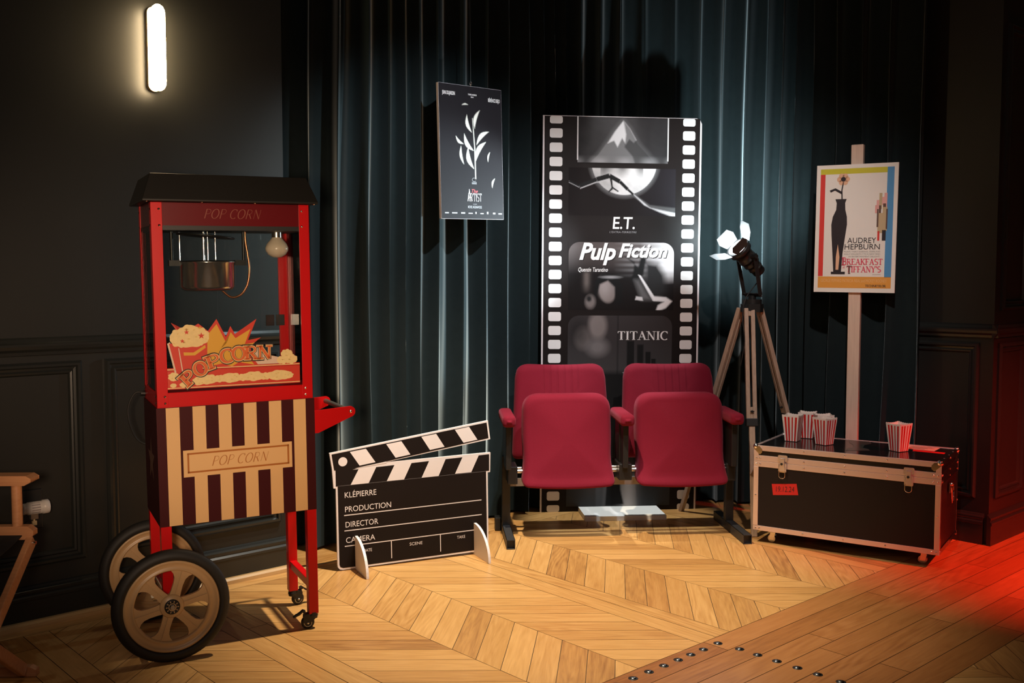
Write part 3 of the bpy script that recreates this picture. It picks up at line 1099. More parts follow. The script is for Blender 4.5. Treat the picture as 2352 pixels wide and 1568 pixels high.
# legs
lw = 0.035
for nm, x, y, z0 in (('fr', CW - lw, 0.004, .058), ('rr', CW - lw, CD - lw - .002, .058), ('fl', 0.003, 0.004, .165), ('rl', 0.003, CD - lw - .002, .165)):
    mb = MB()
    if z0 < .1:
        mb.box(x, y, z0, x + lw, y + lw, ZB + .002)
    else:
        P = [(x + lw, ZB + .002), (x, ZB + .002)] + [(x + lw / 2 + lw / 2 * math.cos(a), .19 + lw / 2 * math.sin(a)) for a in np.linspace(PI, 2 * PI, 9)]
        mb.prism(P, y, y + lw)
    cpart(mb, 'leg', M['red'], bevel=0.0015)
mb = MB()
mb.box(CW - lw + .004, lw + .002, .152, CW - .004, CD - lw, .182)
cpart(mb, 'leg_crossbar', M['red'], bevel=0.0015)
# handle: two plates and a grey bar
for y in (0.004, CD - 0.010):
    mb = MB()
    tip = [(.688 + .020 * math.cos(a), .806 + .020 * math.sin(a)) for a in np.linspace(-1.1, 1.55, 9)]
    P = [(CW - .001, .735), (.565, .735)] + tip + [(CW - .001, .818)]
    mb.prism(P, y, y + .005)
    pl = cpart(mb, 'handle_plate', M['red'], bevel=0.001)
    stud_parts('handle_bolt', [((.690, y if y < .1 else y + .005, .806), (0, -1 if y < .1 else 1, 0), .006)], M['chrome'], pl, lean)
mb = MB()
mb.cyl((.688, .006, .807), (.688, CD - .007, .807), .0095, 14)
cpart(mb, 'handle_bar', mat('dark_grey_bar', (0.06, 0.055, 0.05), 0.35))
# power cord
mb = MB()
mb.tube(smooth_path([(.004, .318, .884), (-.03, .325, .886), (-.055, .33, .835), (-.052, .335, .775), (-.03, .345, .715), (.0, .35, .69), (.04, .345, .68)], 8), .0035, 8)
cpart(mb, 'power_cord', M['rubber'])
mb = MB()
mb.cyl((.0045, .316, .884), (-.012, .316, .885), .010, 12)
cpart(mb, 'cord_socket', M['blackplastic'])


# big spoked wheels
def wheel(y, front):
    WR = 0.1925
    k0 = 0
    tb = MB()
    tw, rr = 0.044, 0.157
    prof = [(rr, -tw / 2 + .006), (rr + .006, -tw / 2), (.176, -tw / 2 + .001), (.188, -tw / 2 + .008), (WR, -.008), (WR + .0005, 0), (WR, .008), (.188, tw / 2 - .008), (.176, tw / 2 - .001), (rr + .006, tw / 2), (rr, tw / 2 - .006)]
    tb.lathe(prof + [prof[0]], 64, 0, True, False)
    M4 = Matrix.Translation((0.0145, y, WR + .0015)) @ Matrix.Rotation(R(90), 4, 'X')
    tb.mx(0, M4)
    wh = tb.build('wheel', M['rubber'], cart)
    rb = MB()
    # rim ring
    prof = [(.157, -.016), (.157, .016), (.150, .018), (.146, .010), (.130, .010), (.127, .014), (.122, .010), (.120, .0), (.122, -.010), (.127, -.014), (.130, -.010), (.146, -.010), (.150, -.018), (.157, -.016)]
    rb.lathe(prof, 72, 0, True, False)
    # six broad spokes that flare into the rim, with a thin raised rib
    for q in range(6):
        k = rb.mark()
        P = []
        for x, hw in ((.030, .0185), (.05, .0165), (.075, .0160), (.095, .0185), (.108, .0265), (.118, .0400), (.124, .05)):
            P.append((x, hw))
        poly = [(x, -h) for x, h in P] + [(math.sqrt(max(.126 ** 2 - h * h, 0)), h) for h in np.linspace(-.04, .04, 7)] + [(x, h) for x, h in P[::-1]]
        n = len(P)
        for s in (-1, 1):
            V = [(x, -h, s * .006) for x, h in P] + [(x, h, s * .006) for x, h in P]
            rb.add(V, [(i, i + 1, n + i + 1, n + i) if s > 0 else (n + i, n + i + 1, i + 1, i) for i in range(n - 1)])
        for sg in (-1, 1):
            V = [(x, sg * h, .006) for x, h in P] + [(x, sg * h, -.006) for x, h in P]
            rb.add(V, [(i, i + 1, n + i + 1, n + i) for i in range(n - 1)])
        for s in (-1, 1):
            rb.box(.032, -.0009, min(s * .006, s * .0095), .135, .0009, max(s * .006, s * .0095))
        rb.mx(k, Matrix.Rotation(2 * PI * q / 6 + .22, 4, 'Z'))
    rb.lathe([(.0, -.016), (.036, -.016), (.040, -.010), (.040, .010), (.036, .016), (.0, .016)], 32)
    rb.mx(0, M4)
    rm = rb.build('rim', M['rim'], wh)
    hb = MB()
    hb.lathe([(0, .014), (.0255, .014), (.0255, .020), (.0215, .0225), (.017, .020), (.012, .0205), (0, .0205)], 28)
    k = hb.mark()
    for q in range(10):
        k = hb.mark()
        hb.cbox((.0185, 0, .0215), (.006, .0028, .003), 1)
        hb.mx(k, Matrix.Rotation(2 * PI * q / 10, 4, 'Z'))
    hb.lathe([(.0075, .020), (.009, .026), (.0075, .029), (0, .029)], 6, 2, False)
    hb.lathe([(.012, .0205), (.0135, .023), (.0115, .0235), (.010, .0205)], 20, 3, True, False)
    hb.mx(0, M4)
    hb.build('hub_cap', [M['blackplastic'], M['rim'], M['steel'], M['rim']], wh)
    return wh


wheel(-.085, True)
wheel(.385, False)
mb = MB()
mb.cyl((.0145, -.085, .194), (.0145, .385, .194), .010, 14)
mb.build('axle', M['steel'], cart)


# small swivel casters
def caster(x, y, ang, parent, r=.0245):
    c = MB()
    c.cyl((0, 0, .040), (0, 0, .062), .017, 16)
    c.ball((0, 0, .050), .019, 14, 0, (1, 1, .75))
    for s in (-1, 1):
        P = [(.004, .058), (-.022, .058), (-.036, .052), (-.036, .026), (-.026, .018), (-.014, .020), (.012, .044)]
        c.prism(P, s * .0125 - .0015, s * .0125 + .0015)
    c.box(-.034, -.0125, .050, .006, .0125, .058)
    c.prism([(-.030, .058), (-.040, .064), (-.048, .056), (-.072, .046), (-.074, .049), (-.05, .062), (-.038, .072), (-.028, .068)], -.010, .010)
    Mx = Matrix.Translation((x, y, 0)) @ Matrix.Rotation(ang, 4, 'Z')
    c.mx(0, Mx)
    o = c.build('caster', M['blackplastic'], parent)
    wv = MB()
    k = wv.mark()
    wv.lathe([(0, -.009), (r - .006, -.010), (r - .002, -.008), (r, -.004), (r, .004), (r - .002, .008), (r - .006, .010), (0, .009)], 28)
    for s in (-1, 1):
        wv.lathe([(.013, s * .0099), (.0145, s * .0115), (.0155, s * .0099)], 20, 1, True, False)
        wv.lathe([(.0, s * .0165), (.004, s * .0165), (.0045, s * .009)], 12, 1)
    wv.mx(k, Mx @ Matrix.Translation((-.020, 0, r)) @ Matrix.Rotation(R(90), 4, 'X'))
    wv.build('caster_wheel', [M['rubber'], M['steel']], o)
    return o


caster(CW - lw / 2 - .001, .018, R(-8), cart)
caster(CW - lw / 2 - .001, CD - .022, R(185), cart)

# ------------------------------------------------------------------ clapperboard stand-up
cb_ = empty('clapperboard', (-0.779, 4.37, 0.004), 'large black and white clapperboard cutout standing on the parquet beside the popcorn cart', 'clapperboard', (0, -R(0.75), R(24.7)))
UP = .012      # the measured outline rises by this over the board's width
sk = lambda u, z: (u, z - .0145 * u)
OUT = [(.025, 0), (.722, .0), (.735, .013), (.735, .374), (.748, .374), (.751, .468), (.228, .467), (.751, .531), (.740, .621), (-.023, .530), (-.013, .458), (-.008, .371), (.002, .371), (.002, .025), (.004, .012), (.012, .003)]
mb = MB()
mb.prism(OUT, 0, .012, 'y', 0)


e = .0005
fc = lambda u, z: (u, -e, z)
LOW = [(.010, .025), (.014, .014), (.027, .008), (.716, .008), (.727, .016), (.727, .381), (.743, .381), (.744, .460), (.07, .447), (.002, .452), (.002, .379), (.010, .379)]
STICK = [(-.014, .524), (-.004, .452), (.07, .4445), (.10, .453), (.742, .537), (.733, .612)]
mb.poly([fc(*p) for p in LOW], 1)
mb.poly([(u, -e * 1.2, z) for u, z in STICK], 1)
f2 = lambda u, z: (u, -2 * e, sk(u, z)[1])
for q in ((.110, .454, .191, .456, .152, .381, .069, .380), (.277, .459, .358, .461, .319, .384, .237, .383), (.443, .463, .524, .465, .487, .386, .404, .385), (.608, .467, .690, .469, .651, .391, .569, .390)):
    mb.poly([f2(q[i], q[i + 1] - (.0 if q[i + 1] > .42 else -.001)) for i in range(0, 8, 2)][::-1], 0)
f3 = lambda u, z: (u, -2 * e, z - .0145 * u)
for q in ((.069, .530, .143, .539, .186, .475, .112, .465), (.238, .553, .310, .562, .352, .498, .281, .488), (.406, .576, .479, .585, .519, .522, .447, .512), (.572, .598, .643, .608, .685, .544, .614, .534)):
    mb.poly([f3(q[i], q[i + 1]) for i in range(0, 8, 2)][::-1], 0)
mb.poly([(.036 + .0205 * math.cos(2 * PI * k / 28), -2 * e, .4875 + .0205 * math.sin(2 * PI * k / 28)) for k in range(28)], 0)
# white slit between the two sticks, and the thin line under the hinge block
mb.poly([(u, -2 * e, z) for u, z in ((.09, .4535), (.24, .464), (.235, .4705))], 0)
mb.poly([(u, -2 * e, z) for u, z in ((.012, .3795), (.727, .3795), (.727, .3803), (.012, .3803))], 2)
for a, z in ((.036, .2450), (.036, .1750), (.036, .1052)):
    mb.poly([(a, -2 * e, z - .002), (.701, -2 * e, z - .002), (.701, -2 * e, z + .0022), (a, -2 * e, z + .0022)], 0)
for u in (.253, .491):
    mb.poly([(u - .002, -2 * e, .0235), (u + .002, -2 * e, .0235), (u + .002, -2 * e, .105), (u - .002, -2 * e, .105)], 0)
for s, u, z, h, wd in (('KLÉPIERRE', .041, .324, .0265, .146), ('PRODUCTION', .041, .2595, .0265, .214), ('DIRECTOR', .042, .190, .0265, .151), ('CAMERA', .042, .1195, .0265, .135), ('DATE', .122, .0685, .0145, .039), ('SCENE', .340, .0705, .0145, .062), ('TAKE', .574, .0735, .0145, .041)):
    mb.flat(text(s, u, z, h, wd), lambda a, b: (a, -2 * e, b), 0)
mb.build('board', [M['white'], M['boardblack'], M['greyprint']], cb_)
for u, zt in ((.089, .147), (.666, .147)):
    mb = MB()
    P = [(.03, 0.0), (-.158, 0.0)] + [(-.158 + .155 * math.sin(a) ** 1.15 * 1.0, zt * (1 - (1 - math.sin(a)) * 1.0) if False else zt * math.sin(a) ** .92) for a in np.linspace(.08, PI / 2, 14)]
    P = [(.03, -.004), (-.172, -.004)] + [(-.172 + .172 * (1 - math.cos(a)), zt * math.sin(a)) for a in np.linspace(.05, PI / 2, 14)] + [(.03, zt)]
    mb.prism(P, u - .006, u + .006, 'x')
    mb.xf(0, lambda p: Vector((p.x, p.y, p.z - (.0 if u < .3 else .008))))
    mb.build('support_fin', M['white'], cb_)
# ------------------------------------------------------------------ film-strip panel
FA = math.atan2(0.085, 0.886)
film = empty('film_strip_panel', (0.156, 5.503, 0), 'tall black film strip board with four movie frames standing behind the red seats', 'panel', (0, R(0.36), FA))
FW, FH = 0.889, 2.196
mb = MB()
mb.prism([(0, 0), (FW, 0), (FW, FH - .03), (FW - .012, FH - .006), (FW - .03, FH), (0, FH)], 0, .019, 'y', 0)
mb.poly([(.009, -e, 0), (FW - .010, -e, 0), (FW - .010, -e, FH - .003), (.009, -e, FH - .003)], 1)
for k in range(-1, 28):
    for x0, x1, zt in ((.038, .109, 2.126 - .0773 * k), (.782, .852, 2.1245 - .0773 * k)):
        z0, z1 = max(zt - .051, 0.001), min(zt, FH - .003)
        if z1 - z0 < .012:
            continue
        mb.poly([(u, -2 * e, z) for u, z in rrect(x0, z0, x1, z1, .0115, 4)], 2)
for u in (.1925, .6985):
    mb.poly([(u - .0035, -2.4 * e, 1.957), (u + .0035, -2.4 * e, 1.957), (u + .0035, -2.4 * e, FH - .003), (u - .0035, -2.4 * e, FH - .003)], 2)
ST = .0042
g1 = lambda v: np.array([v, v * .965, v * .985])
# first frame: a pale pointed rock peak in a dark grey sky
X, Z, C = canvas(.1925, 1.944, .6985, 2.19, ST)
sky = .028 + .030 * np.exp(-((X - .447) / .15) ** 2) + .010 * cloud(X, Z, 18, 3)
C[:] = np.clip(sky, .006, 1)[..., None] * np.array([1, .93, .96])
peak = [(.24, 1.92), (.31, 1.99), (.36, 2.06), (.40, 2.12), (.447, 2.175), (.485, 2.13), (.53, 2.05), (.58, 2.0), (.65, 1.92)]
C = lay(C, .6 * soft_poly(X, Z, peak, .05), g1(.20))
C = lay(C, soft_poly(X, Z, peak, .006), g1(.16))
C = lay(C, soft_poly(X, Z, [(.447, 2.175), (.40, 2.115), (.36, 2.05), (.395, 2.065), (.415, 2.03), (.44, 2.08), (.462, 2.045), (.48, 2.075), (.505, 2.055), (.52, 2.07), (.485, 2.13)], .008), g1(.62))
C = lay(C, soft_poly(X, Z, [(.447, 2.175), (.462, 2.10), (.455, 2.03), (.50, 1.98), (.52, 1.92), (.65, 1.92), (.58, 2.0), (.53, 2.05), (.485, 2.13)], .010) * .75, g1(.03))
C = lay(C, np.clip((1.985 - Z) / .03, 0, 1) * np.clip(.5 + .4 * np.sin(X * 45), 0, 1) * .6, g1(.40))
print_grid(mb, np.clip(C, 0, 1), .1925, 1.944, .6985, 2.19, -2 * e, 3)
# second frame: a half moon behind a bare branch, pale beam below it
X, Z, C = canvas(.145, 1.655, .745, 1.915, ST)
C[:] = np.array([.011, .008, .008])
C = lay(C, np.clip((X - .5) * 2.2, 0, .8), np.array([.030, .026, .032]))
moon = ell(X, Z, .454, 1.952, .183, .183, .004)
C = lay(C, .5 * ell(X, Z, .454, 1.952, .195, .195, .03), g1(.25))
tone = np.clip(.62 + .17 * cloud(X, Z, 22, 5) + .8 * (X - .42), .10, .85)
tone = tone * (1 - .75 * np.clip((Z - 1.86) / .06, 0, 1) * (np.abs(X - .44) < .12) * (.6 + .4 * np.sin(X * 60)))
C = C * (1 - moon[..., None]) + (tone[..., None] * np.array([1, .96, .96])) * moon[..., None]
br = [(.147, 1.842), (.205, 1.815), (.30, 1.852), (.372, 1.873), (.43, 1.842), (.475, 1.80), (.515, 1.765)]
for (a, b), (c, d), w0 in zip(br, br[1:], (.006, .011, .013, .012, .009, .006)):
    q = Vector((c - a, d - b)).normalized()
    n = Vector((-q.y, q.x)) * w0
    C = lay(C, soft_poly(X, Z, [(a - n.x * 1.3, b - n.y * 1.5), (c - n.x * 1.3, d - n.y * 1.5), (c, d), (a, b)], .004) * (X < .36), g1(.5))
    C = lay(C, soft_poly(X, Z, [(a + n.x, b + n.y), (c + n.x, d + n.y), (c - n.x, d - n.y), (a - n.x, b - n.y)], .004), g1(.014))
for tw in ([(.372, 1.87), (.385, 1.87), (.392, 1.805), (.384, 1.805)], [(.388, 1.815), (.425, 1.79), (.42, 1.785), (.385, 1.806)], [(.385, 1.81), (.365, 1.785), (.37, 1.782), (.392, 1.80)]):
    C = lay(C, soft_poly(X, Z, tw, .004), g1(.012))
C = lay(C, soft_poly(X, Z, [(.51, 1.775), (.60, 1.715), (.745, 1.70), (.745, 1.655), (.66, 1.675), (.58, 1.712), (.505, 1.762)], .010), g1(.10))
C = lay(C, soft_poly(X, Z, [(.51, 1.772), (.60, 1.70), (.745, 1.672), (.745, 1.648), (.655, 1.678), (.57, 1.715)], .010), g1(.72))
print_grid(mb, np.clip(C, 0, 1), .145, 1.655, .745, 1.915, -2 * e, 3)
mb.flat(text('E.T.', .393, 1.583, .068, .124, bold=.012, shear=.08), lambda u, v: (u, -3 * e, v), 2)
mb.flat(text("L'EXTRA-TERRESTRE", .376, 1.5595, .0105, .152, shear=.15), lambda u, v: (u, -3 * e, v), 4)
# third frame: soft blurred shapes, light streaks upper right
X, Z, C = canvas(.148, 1.133, .742, 1.508, ST)
C[:] = np.array([.010, .008, .008])
top = np.clip((Z - 1.33) / .15, 0, 1)
C = lay(C, top * .95, np.array([.095, .075, .072]))
C = lay(C, np.clip((X - .40) * 3.0, 0, 1) * np.clip((Z - 1.30) / .08, 0, 1) * (.55 + .45 * np.sin(Z * 210)), g1(.42))
C = lay(C, np.clip((X - .55) * 6, 0, 1) * np.clip((Z - 1.27 - .1 * np.abs(X - .66)) / .09, 0, 1), g1(.78))
C = lay(C, np.exp(-((X - .25) / .018) ** 2) * np.clip((1.36 - Z) / .03, 0, 1) * np.clip((Z - 1.22) / .06, 0, 1) * .7, np.array([.16, .13, .12]))
C = lay(C, soft_poly(X, Z, [(.465, 1.43), (.52, 1.40), (.51, 1.33), (.49, 1.30), (.535, 1.29), (.57, 1.33), (.585, 1.42), (.555, 1.43), (.54, 1.37)], .012), g1(.010))
C = lay(C, soft_poly(X, Z, [(.58, 1.40), (.65, 1.39), (.69, 1.33), (.70, 1.24), (.64, 1.18), (.58, 1.28)], .04), g1(.02))
C = lay(C, ell(X, Z, .368, 1.245, .048, .072, .012, .1), np.array([.22, .185, .18]))
C = lay(C, ell(X, Z, .350, 1.255, .030, .050, .04, .1) * .6, np.array([.36, .31, .30]))
C = lay(C, soft_poly(X, Z, [(.30, 1.30), (.34, 1.335), (.42, 1.325), (.455, 1.26), (.45, 1.17), (.412, 1.17), (.408, 1.26), (.37, 1.295), (.325, 1.275), (.305, 1.2), (.29, 1.2)], .012), g1(.009))
C = lay(C, ell(X, Z, .385, 1.315, .045, .007, .010) * .7, g1(.4))
C = lay(C, ell(X, Z, .272, 1.178, .028, .036, .02) * .9, np.array([.20, .17, .165]))
C = lay(C, ell(X, Z, .265, 1.195, .014, .016, .012), g1(.02))
C = lay(C, soft_poly(X, Z, [(.54, 1.33), (.555, 1.325), (.65, 1.185), (.625, 1.185)], .006), g1(.75))
C = lay(C, soft_poly(X, Z, [(.52, 1.30), (.545, 1.30), (.62, 1.19), (.56, 1.19)], .03) * .8, g1(.14))
C = lay(C, soft_poly(X, Z, [(.635, 1.21), (.70, 1.205), (.735, 1.183), (.70, 1.145), (.64, 1.12), (.655, 1.16), (.69, 1.18), (.63, 1.185)], .010), g1(.72))
C = lay(C, soft_poly(X, Z, [(.53, 1.21), (.565, 1.205), (.57, 1.185), (.525, 1.19)], .006), g1(.6))
print_grid(mb, np.clip(C, 0, 1), .148, 1.133, .742, 1.508, -2 * e, 3)


def frame_corners(x0, x1, z1, r):
    for cx, sx in ((x0, 1), (x1, -1)):
        A_ = [(cx + sx * (r - r * math.cos(a)), z1 - r + r * math.sin(a)) for a in np.linspace(0, PI / 2, 9)]
        P_ = [(cx - sx * .002, z1 + .002)] + [(cx - sx * .002, z1 - r)] + A_ + [(cx + sx * r, z1 + .002)]
        if sx < 0:
            P_ = P_[::-1]
        mb.poly([(u, -2.5 * e, v) for u, v in P_], 1)


frame_corners(.148, .742, 1.508, .062)
for dx, dz, mt, k in ((.004, -.004, 1, 3), (0, 0, 2, 4)):
    mb.flat(text('Pulp', .208 + dx, 1.414 + dz, .092, .205, bold=.035, shear=.30), lambda u, v: (u, -k * e, v), mt)
    mb.flat(text('Fiction', .428 + dx, 1.428 + dz, .076, .277, bold=.035, shear=.30), lambda u, v: (u, -k * e, v), mt)
mb.flat(text('Quentin Tarantino', .203, 1.345, .0245, .257, shear=.25, bold=.008), lambda u, v: (u, -3 * e, v), 2)
# fourth frame: grey dusk over a dark harbour, two soft pale stones on the left
X, Z, C = canvas(.148, .03, .738, 1.102, .0055)
C[:] = np.array([.040, .034, .035])
C = C * (1 + .25 * cloud(X, Z, 8, 9)[..., None] * .3)
C = lay(C, np.clip((.95 - Z) / .3, 0, 1) * .55, np.array([.075, .072, .072]))
C = lay(C, ell(X, Z, .315, 1.045, .050, .075, .03), np.array([.20, .17, .165]))
C = lay(C, ell(X, Z, .232, .975, .045, .060, .03), np.array([.13, .11, .107]))
C = lay(C, ell(X, Z, .315, .925, .055, .045, .05), np.array([.17, .15, .15]))
C = lay(C, ell(X, Z, .205, 1.01, .05, .07, .06) * .6, g1(.012))
for x0, x1, zt in ((.482, .523, .96), (.541, .576, .94), (.588, .618, .90), (.622, .647, .86), (.427, .432, 1.10)):
    C = lay(C, soft_poly(X, Z, [(x0, .70), (x1, .70), (x1, zt), (x0, zt)], .005), g1(.012))
C = lay(C, np.clip((.80 - Z) / .03, 0, 1), g1(.012))
C = lay(C, np.clip((.30 - Z) / .15, 0, .8), np.array([.05, .052, .054]))
C = lay(C, np.exp(-((X - .50) / .05) ** 2) * np.clip((.22 - Z) / .06, 0, 1) * .9, np.array([.30, .29, .31]))
C = lay(C, np.exp(-((X - .31) / .09) ** 2) * np.clip((.13 - np.abs(Z - .12)) / .13, 0, 1) * .35, np.array([.16, .15, .15]))
C = lay(C, soft_poly(X, Z, [(.385, .30), (.44, .30), (.455, .12), (.475, .04), (.37, .03)], .01), g1(.009))
print_grid(mb, np.clip(C, 0, 1), .148, .03, .738, 1.102, -2 * e, 3)
frame_corners(.148, .738, 1.102, .062)
mb.flat(letters('TITANIC', .427, .9665, .048, .291, .085, .028, .15), lambda u, v: (u, -3 * e, v), 2)
fb = mb.build('film_board', [M['offwhite'], M['boardblack'], M['whiteprint'], M['print'], M['greyprint']], film)
colour_faces(fb, mb)
mb = MB()
mb.box(.217, -.235, 0, .663, -.001, .028)
mb.build('foot_slab', mat('white_foot_board', (0.84, 0.84, 0.82), 0.65, spec=0.2), film, bevel=.001)

# ------------------------------------------------------------------ small black poster hung on the curtain
art = empty('hanging_poster', room(3.046, 3.845, 1.597), 'small black movie poster with white and red lettering, hung high on the dark curtain', 'poster', (0, -R(1.55), ROOM))
PW, PH = .408, .656
mb = MB()
mb.box(0, 0, 0, PW, .016, PH, 0)
X, Z, C = canvas(0, 0, PW, PH, .0032)
C[:] = np.array([.0125, .0105, .0125])
Wt = np.array([.80, .78, .70])
def leaf(x, z, L_, wd, ang):
    ca_, sa_ = math.cos(ang), math.sin(ang)
    P_ = [(t * L_, wd * math.sin(PI * t)) for t in np.linspace(0, 1, 8)] + [(t * L_, wd * .15 * math.sin(PI * t)) for t in np.linspace(1, 0, 8)]
    return [(x + ca_ * a - sa_ * b_, z + sa_ * a + ca_ * b_) for a, b_ in P_]


for x, z, L_, wd, an in ((.215, .25, .11, .030, 1.9), (.228, .29, .12, .030, .95), (.215, .34, .10, .028, 2.2), (.235, .37, .11, .026, .7), (.205, .43, .09, .024, 1.9), (.225, .45, .10, .024, 1.2), (.150, .27, .09, .018, 1.75), (.150, .37, .06, .016, 2.5), (.31, .29, .05, .010, 1.3), (.145, .56, .04, .008, .1), (.335, .16, .05, .012, 1.2)):
    C = lay(C, soft_poly(X, Z, leaf(x, z, L_, wd, an), .005), Wt)
C = lay(C, soft_poly(X, Z, [(.222, .20), (.228, .20), (.226, .35), (.214, .50), (.210, .50), (.220, .35)], .004), Wt * .8)
print_grid(mb, np.clip(C, 0, 1), 0.0008, 0.0008, PW - .0008, PH - .0008, -e, 1)
k2 = lambda u, v: (u, -2 * e, v)
mb.flat(text('JEAN DUJARDIN', .022, .603, .018, .080, bold=.02), k2, 2)
mb.flat(text('BÉRÉNICE BEJO', .318, .590, .018, .078, bold=.02), k2, 2)
mb.flat(text('THOMAS LANGMANN', .186, .611, .008, .056, bold=.02), k2, 2)
mb.flat(text('PRESENTE', .204, .600, .006, .018, bold=.02), k2, 2)
V, Fc = letters('ARTIST', .166, .088, .040, .096, .045, .03, 0)
mb.flat((V, Fc), k2, 2)
mb.flat(letters('A', .166, .088, .060, .030, .055, .03, .0), k2, 2)
mb.flat(text('The', .196, .130, .020, .040, shear=.35), k2, 3)
mb.tube([], .001) if False else None
mb.flat(text('UN FILM DE', .204, .072, .005, .024), k2, 4)
mb.flat(text('MICHEL HAZANAVICIUS', .170, .054, .013, .090, bold=.01), k2, 4)
mb.flat(ribbon(arc(.214, .196, .013, .009, 30, 330, 12), .0008, .0008), k2, 4)
for zz in (.182, .178, .174):
    mb.poly([(.198, -2 * e, zz), (.230, -2 * e, zz), (.230, -2 * e, zz + .0018), (.198, -2 * e, zz + .0018)], 4)
for u, wd, h in ((.022, .024, .006), (.066, .034, .006), (.124, .026, .007), (.172, .028, .005), (.217, .008, .010), (.250, .022, .005), (.294, .010, .012), (.335, .016, .008), (.372, .024, .006)):
    mb.poly([(u, -2 * e, .026), (u + wd, -2 * e, .026), (u + wd, -2 * e, .026 + h), (u, -2 * e, .026 + h)], 4)
ab = mb.build('poster_board', [M['offwhite'], M['print'], M['whiteprint'], M['redprint'], M['greyprint']], art)
colour_faces(ab, mb)
mb = MB()
mb.tube([(.213, .008, PH + .0), (.213, .008, PH + .014)], .004, 8)
mb.tube(arc(.213, PH + .016, .007, .007, 0, 360, 12) and [(a, .008, b) for a, b in arc(.213, PH + .016, .007, .007, 0, 350, 12)], .0016, 6)
mb.build('hanging_hook', M['chrome'], art)
mb = MB()
mb.tube([(.213, .008, PH + .022), (.223, .01, PH + .5), (.233, .012, 1.72)], .0011, 6)
mb.build('hanging_wire', mat('nylon_wire', (.05, .06, .06), .3), art)

# ------------------------------------------------------------------ picket sign with the poster
sign = empty('picket_sign', (1.752, 5.101, 0), 'white poster with pink and black lettering on a pale wooden post behind the flight case', 'sign', (0, 0, -0.535))
mb = MB()
mb.box(-.03, 0, 0, .030, .036, 1.983)
po = mb.build('post', M['pole'], sign, bevel=.003)
mb = MB()
mb.box(-.10, -.04, 0, .10, .06, .022)
mb.build('base_plate', M['pole'], sign, bevel=.003)
# board in its own coordinates: width .405, height .658, bottom-left corner
BW, BH, BZ = .399, .649, 1.236
bx0 = -.202
mb = MB()
mb.box(0, -.014, 0, BW, -.001, BH, 0)
M['signwhite'] = mat('poster_paper_white', (0.86, 0.83, 0.76), 0.5)
mm = lambda u, v: (u, -.0145, v)
m2 = lambda u, v: (u, -.0150, v)
m3 = lambda u, v: (u, -.0155, v)
cy = mat('print_yellow', (.62, .58, .035), .5)
cr_ = mat('print_red', (.72, .045, .035), .5)
cbl = mat('print_blue', (.085, .30, .58), .5)
co = mat('print_orange', (.80, .36, .06), .5)
cpk = mat('print_pink', (.78, .10, .16), .5)
csk = mat('print_skin', (.80, .48, .30), .55)
ctan = mat('print_tan', (.55, .42, .24), .55)
cdark = mat('print_near_black', (.022, .016, .020), .5)
cbrown = mat('print_brown', (.12, .06, .04), .5)
cfaint = mat('print_faint', (.86, .52, .22), .5)
cgrey = mat('print_grey', (.30, .27, .26), .5)
cpale = mat('print_pale_pink', (.82, .42, .38), .5)
q = lambda x0, z0, x1, z1, mt, f=mm: mb.poly([f(x0, z0), f(x1, z0), f(x1, z1), f(x0, z1)], mt)
q(.020, .602, .347, .629, 1)                  # yellow
q(.020, .082, .044, .602, 2)                  # red
q(.347, .078, .380, .629, 3)                  # blue
q(.020, .022, .380, .080, 4)                  # orange
# a tall dark vase with one blossom stands for the printed figure
vase = [(.098, .105), (.090, .20), (.082, .29), (.079, .345), (.086, .385), (.104, .42), (.106, .455), (.098, .475), (.162, .475), (.154, .455), (.156, .42), (.166, .385), (.168, .345), (.160, .29), (.148, .20), (.142, .105)]
mb.poly([m2(.118 + (u - .122) * .88, v) for u, v in vase], 8)
mb.poly([m3(u, v) for u, v in ((.108, .115), (.122, .115), (.126, .18), (.116, .245), (.108, .18))], 6)
mb.flat(ribbon([(.130, .475), (.128, .52), (.134, .56)], .003, .003), m2, 8)
mb.flat(ribbon([(.129, .505), (.095, .525), (.070, .515)], .006, .006), m2, 8)
for k_ in range(6):
    a0 = 2 * PI * k_ / 6
    mb.poly([m2(.134 + .018 * math.cos(a0) + .014 * math.cos(a), .575 + .018 * math.sin(a0) + .014 * math.sin(a)) for a in np.linspace(0, 2 * PI, 14)[:-1]], 6)
mb.poly([m3(.134 + .012 * math.cos(a), .575 + .012 * math.sin(a)) for a in np.linspace(0, 2 * PI, 16)[:-1]], 8)
q(.085, .092, .155, .105, 8, m2)
# little stack of coloured blocks on the right
for x0, z0, x1, z1, mt in ((.293, .40, .303, .44, 12), (.300, .42, .312, .465, 12), (.312, .42, .326, .50, 7), (.326, .44, .336, .48, 12), (.336, .43, .350, .50, 12),
                           (.307, .30, .330, .40, 7), (.303, .33, .311, .42, 9), (.330, .31, .352, .43, 7), (.347, .32, .354, .42, 9), (.308, .262, .318, .31, 2), (.330, .262, .348, .315, 8), (.312, .40, .322, .438, 9), (.331, .43, .345, .447, 9)):
    q(x0, z0, x1, z1, mt, m2 if mt != 9 else m3)
mb.flat(text('AUDREY', .163, .2505, .029, .140), m2, 8)
mb.flat(text('HEPBURN', .150, .2185, .029, .172), m2, 8)
for s, z, wd in (('PLAYS THAT DARING, DARLING', .2040, .176), ('HOLLY GOLIGHTLY TO A NEW HIGH', .1915, .176), ('IN ENTERTAINMENT DELIGHT!', .179, .152)):
    mb.flat(text(s, .324, z, .0075, wd, align='R'), m2, 11)
mb.flat(letters('BREAKFAST', .140, .141, .030, .198, .10, .05, .16), m2, 5)
mb.flat(letters('B', .138, .138, .040, .026, .10, .05, .16), m2, 5)
mb.flat(letters('TIFFANY\'S', .163, .103, .030, .168, .10, .05, .16), m2, 5)
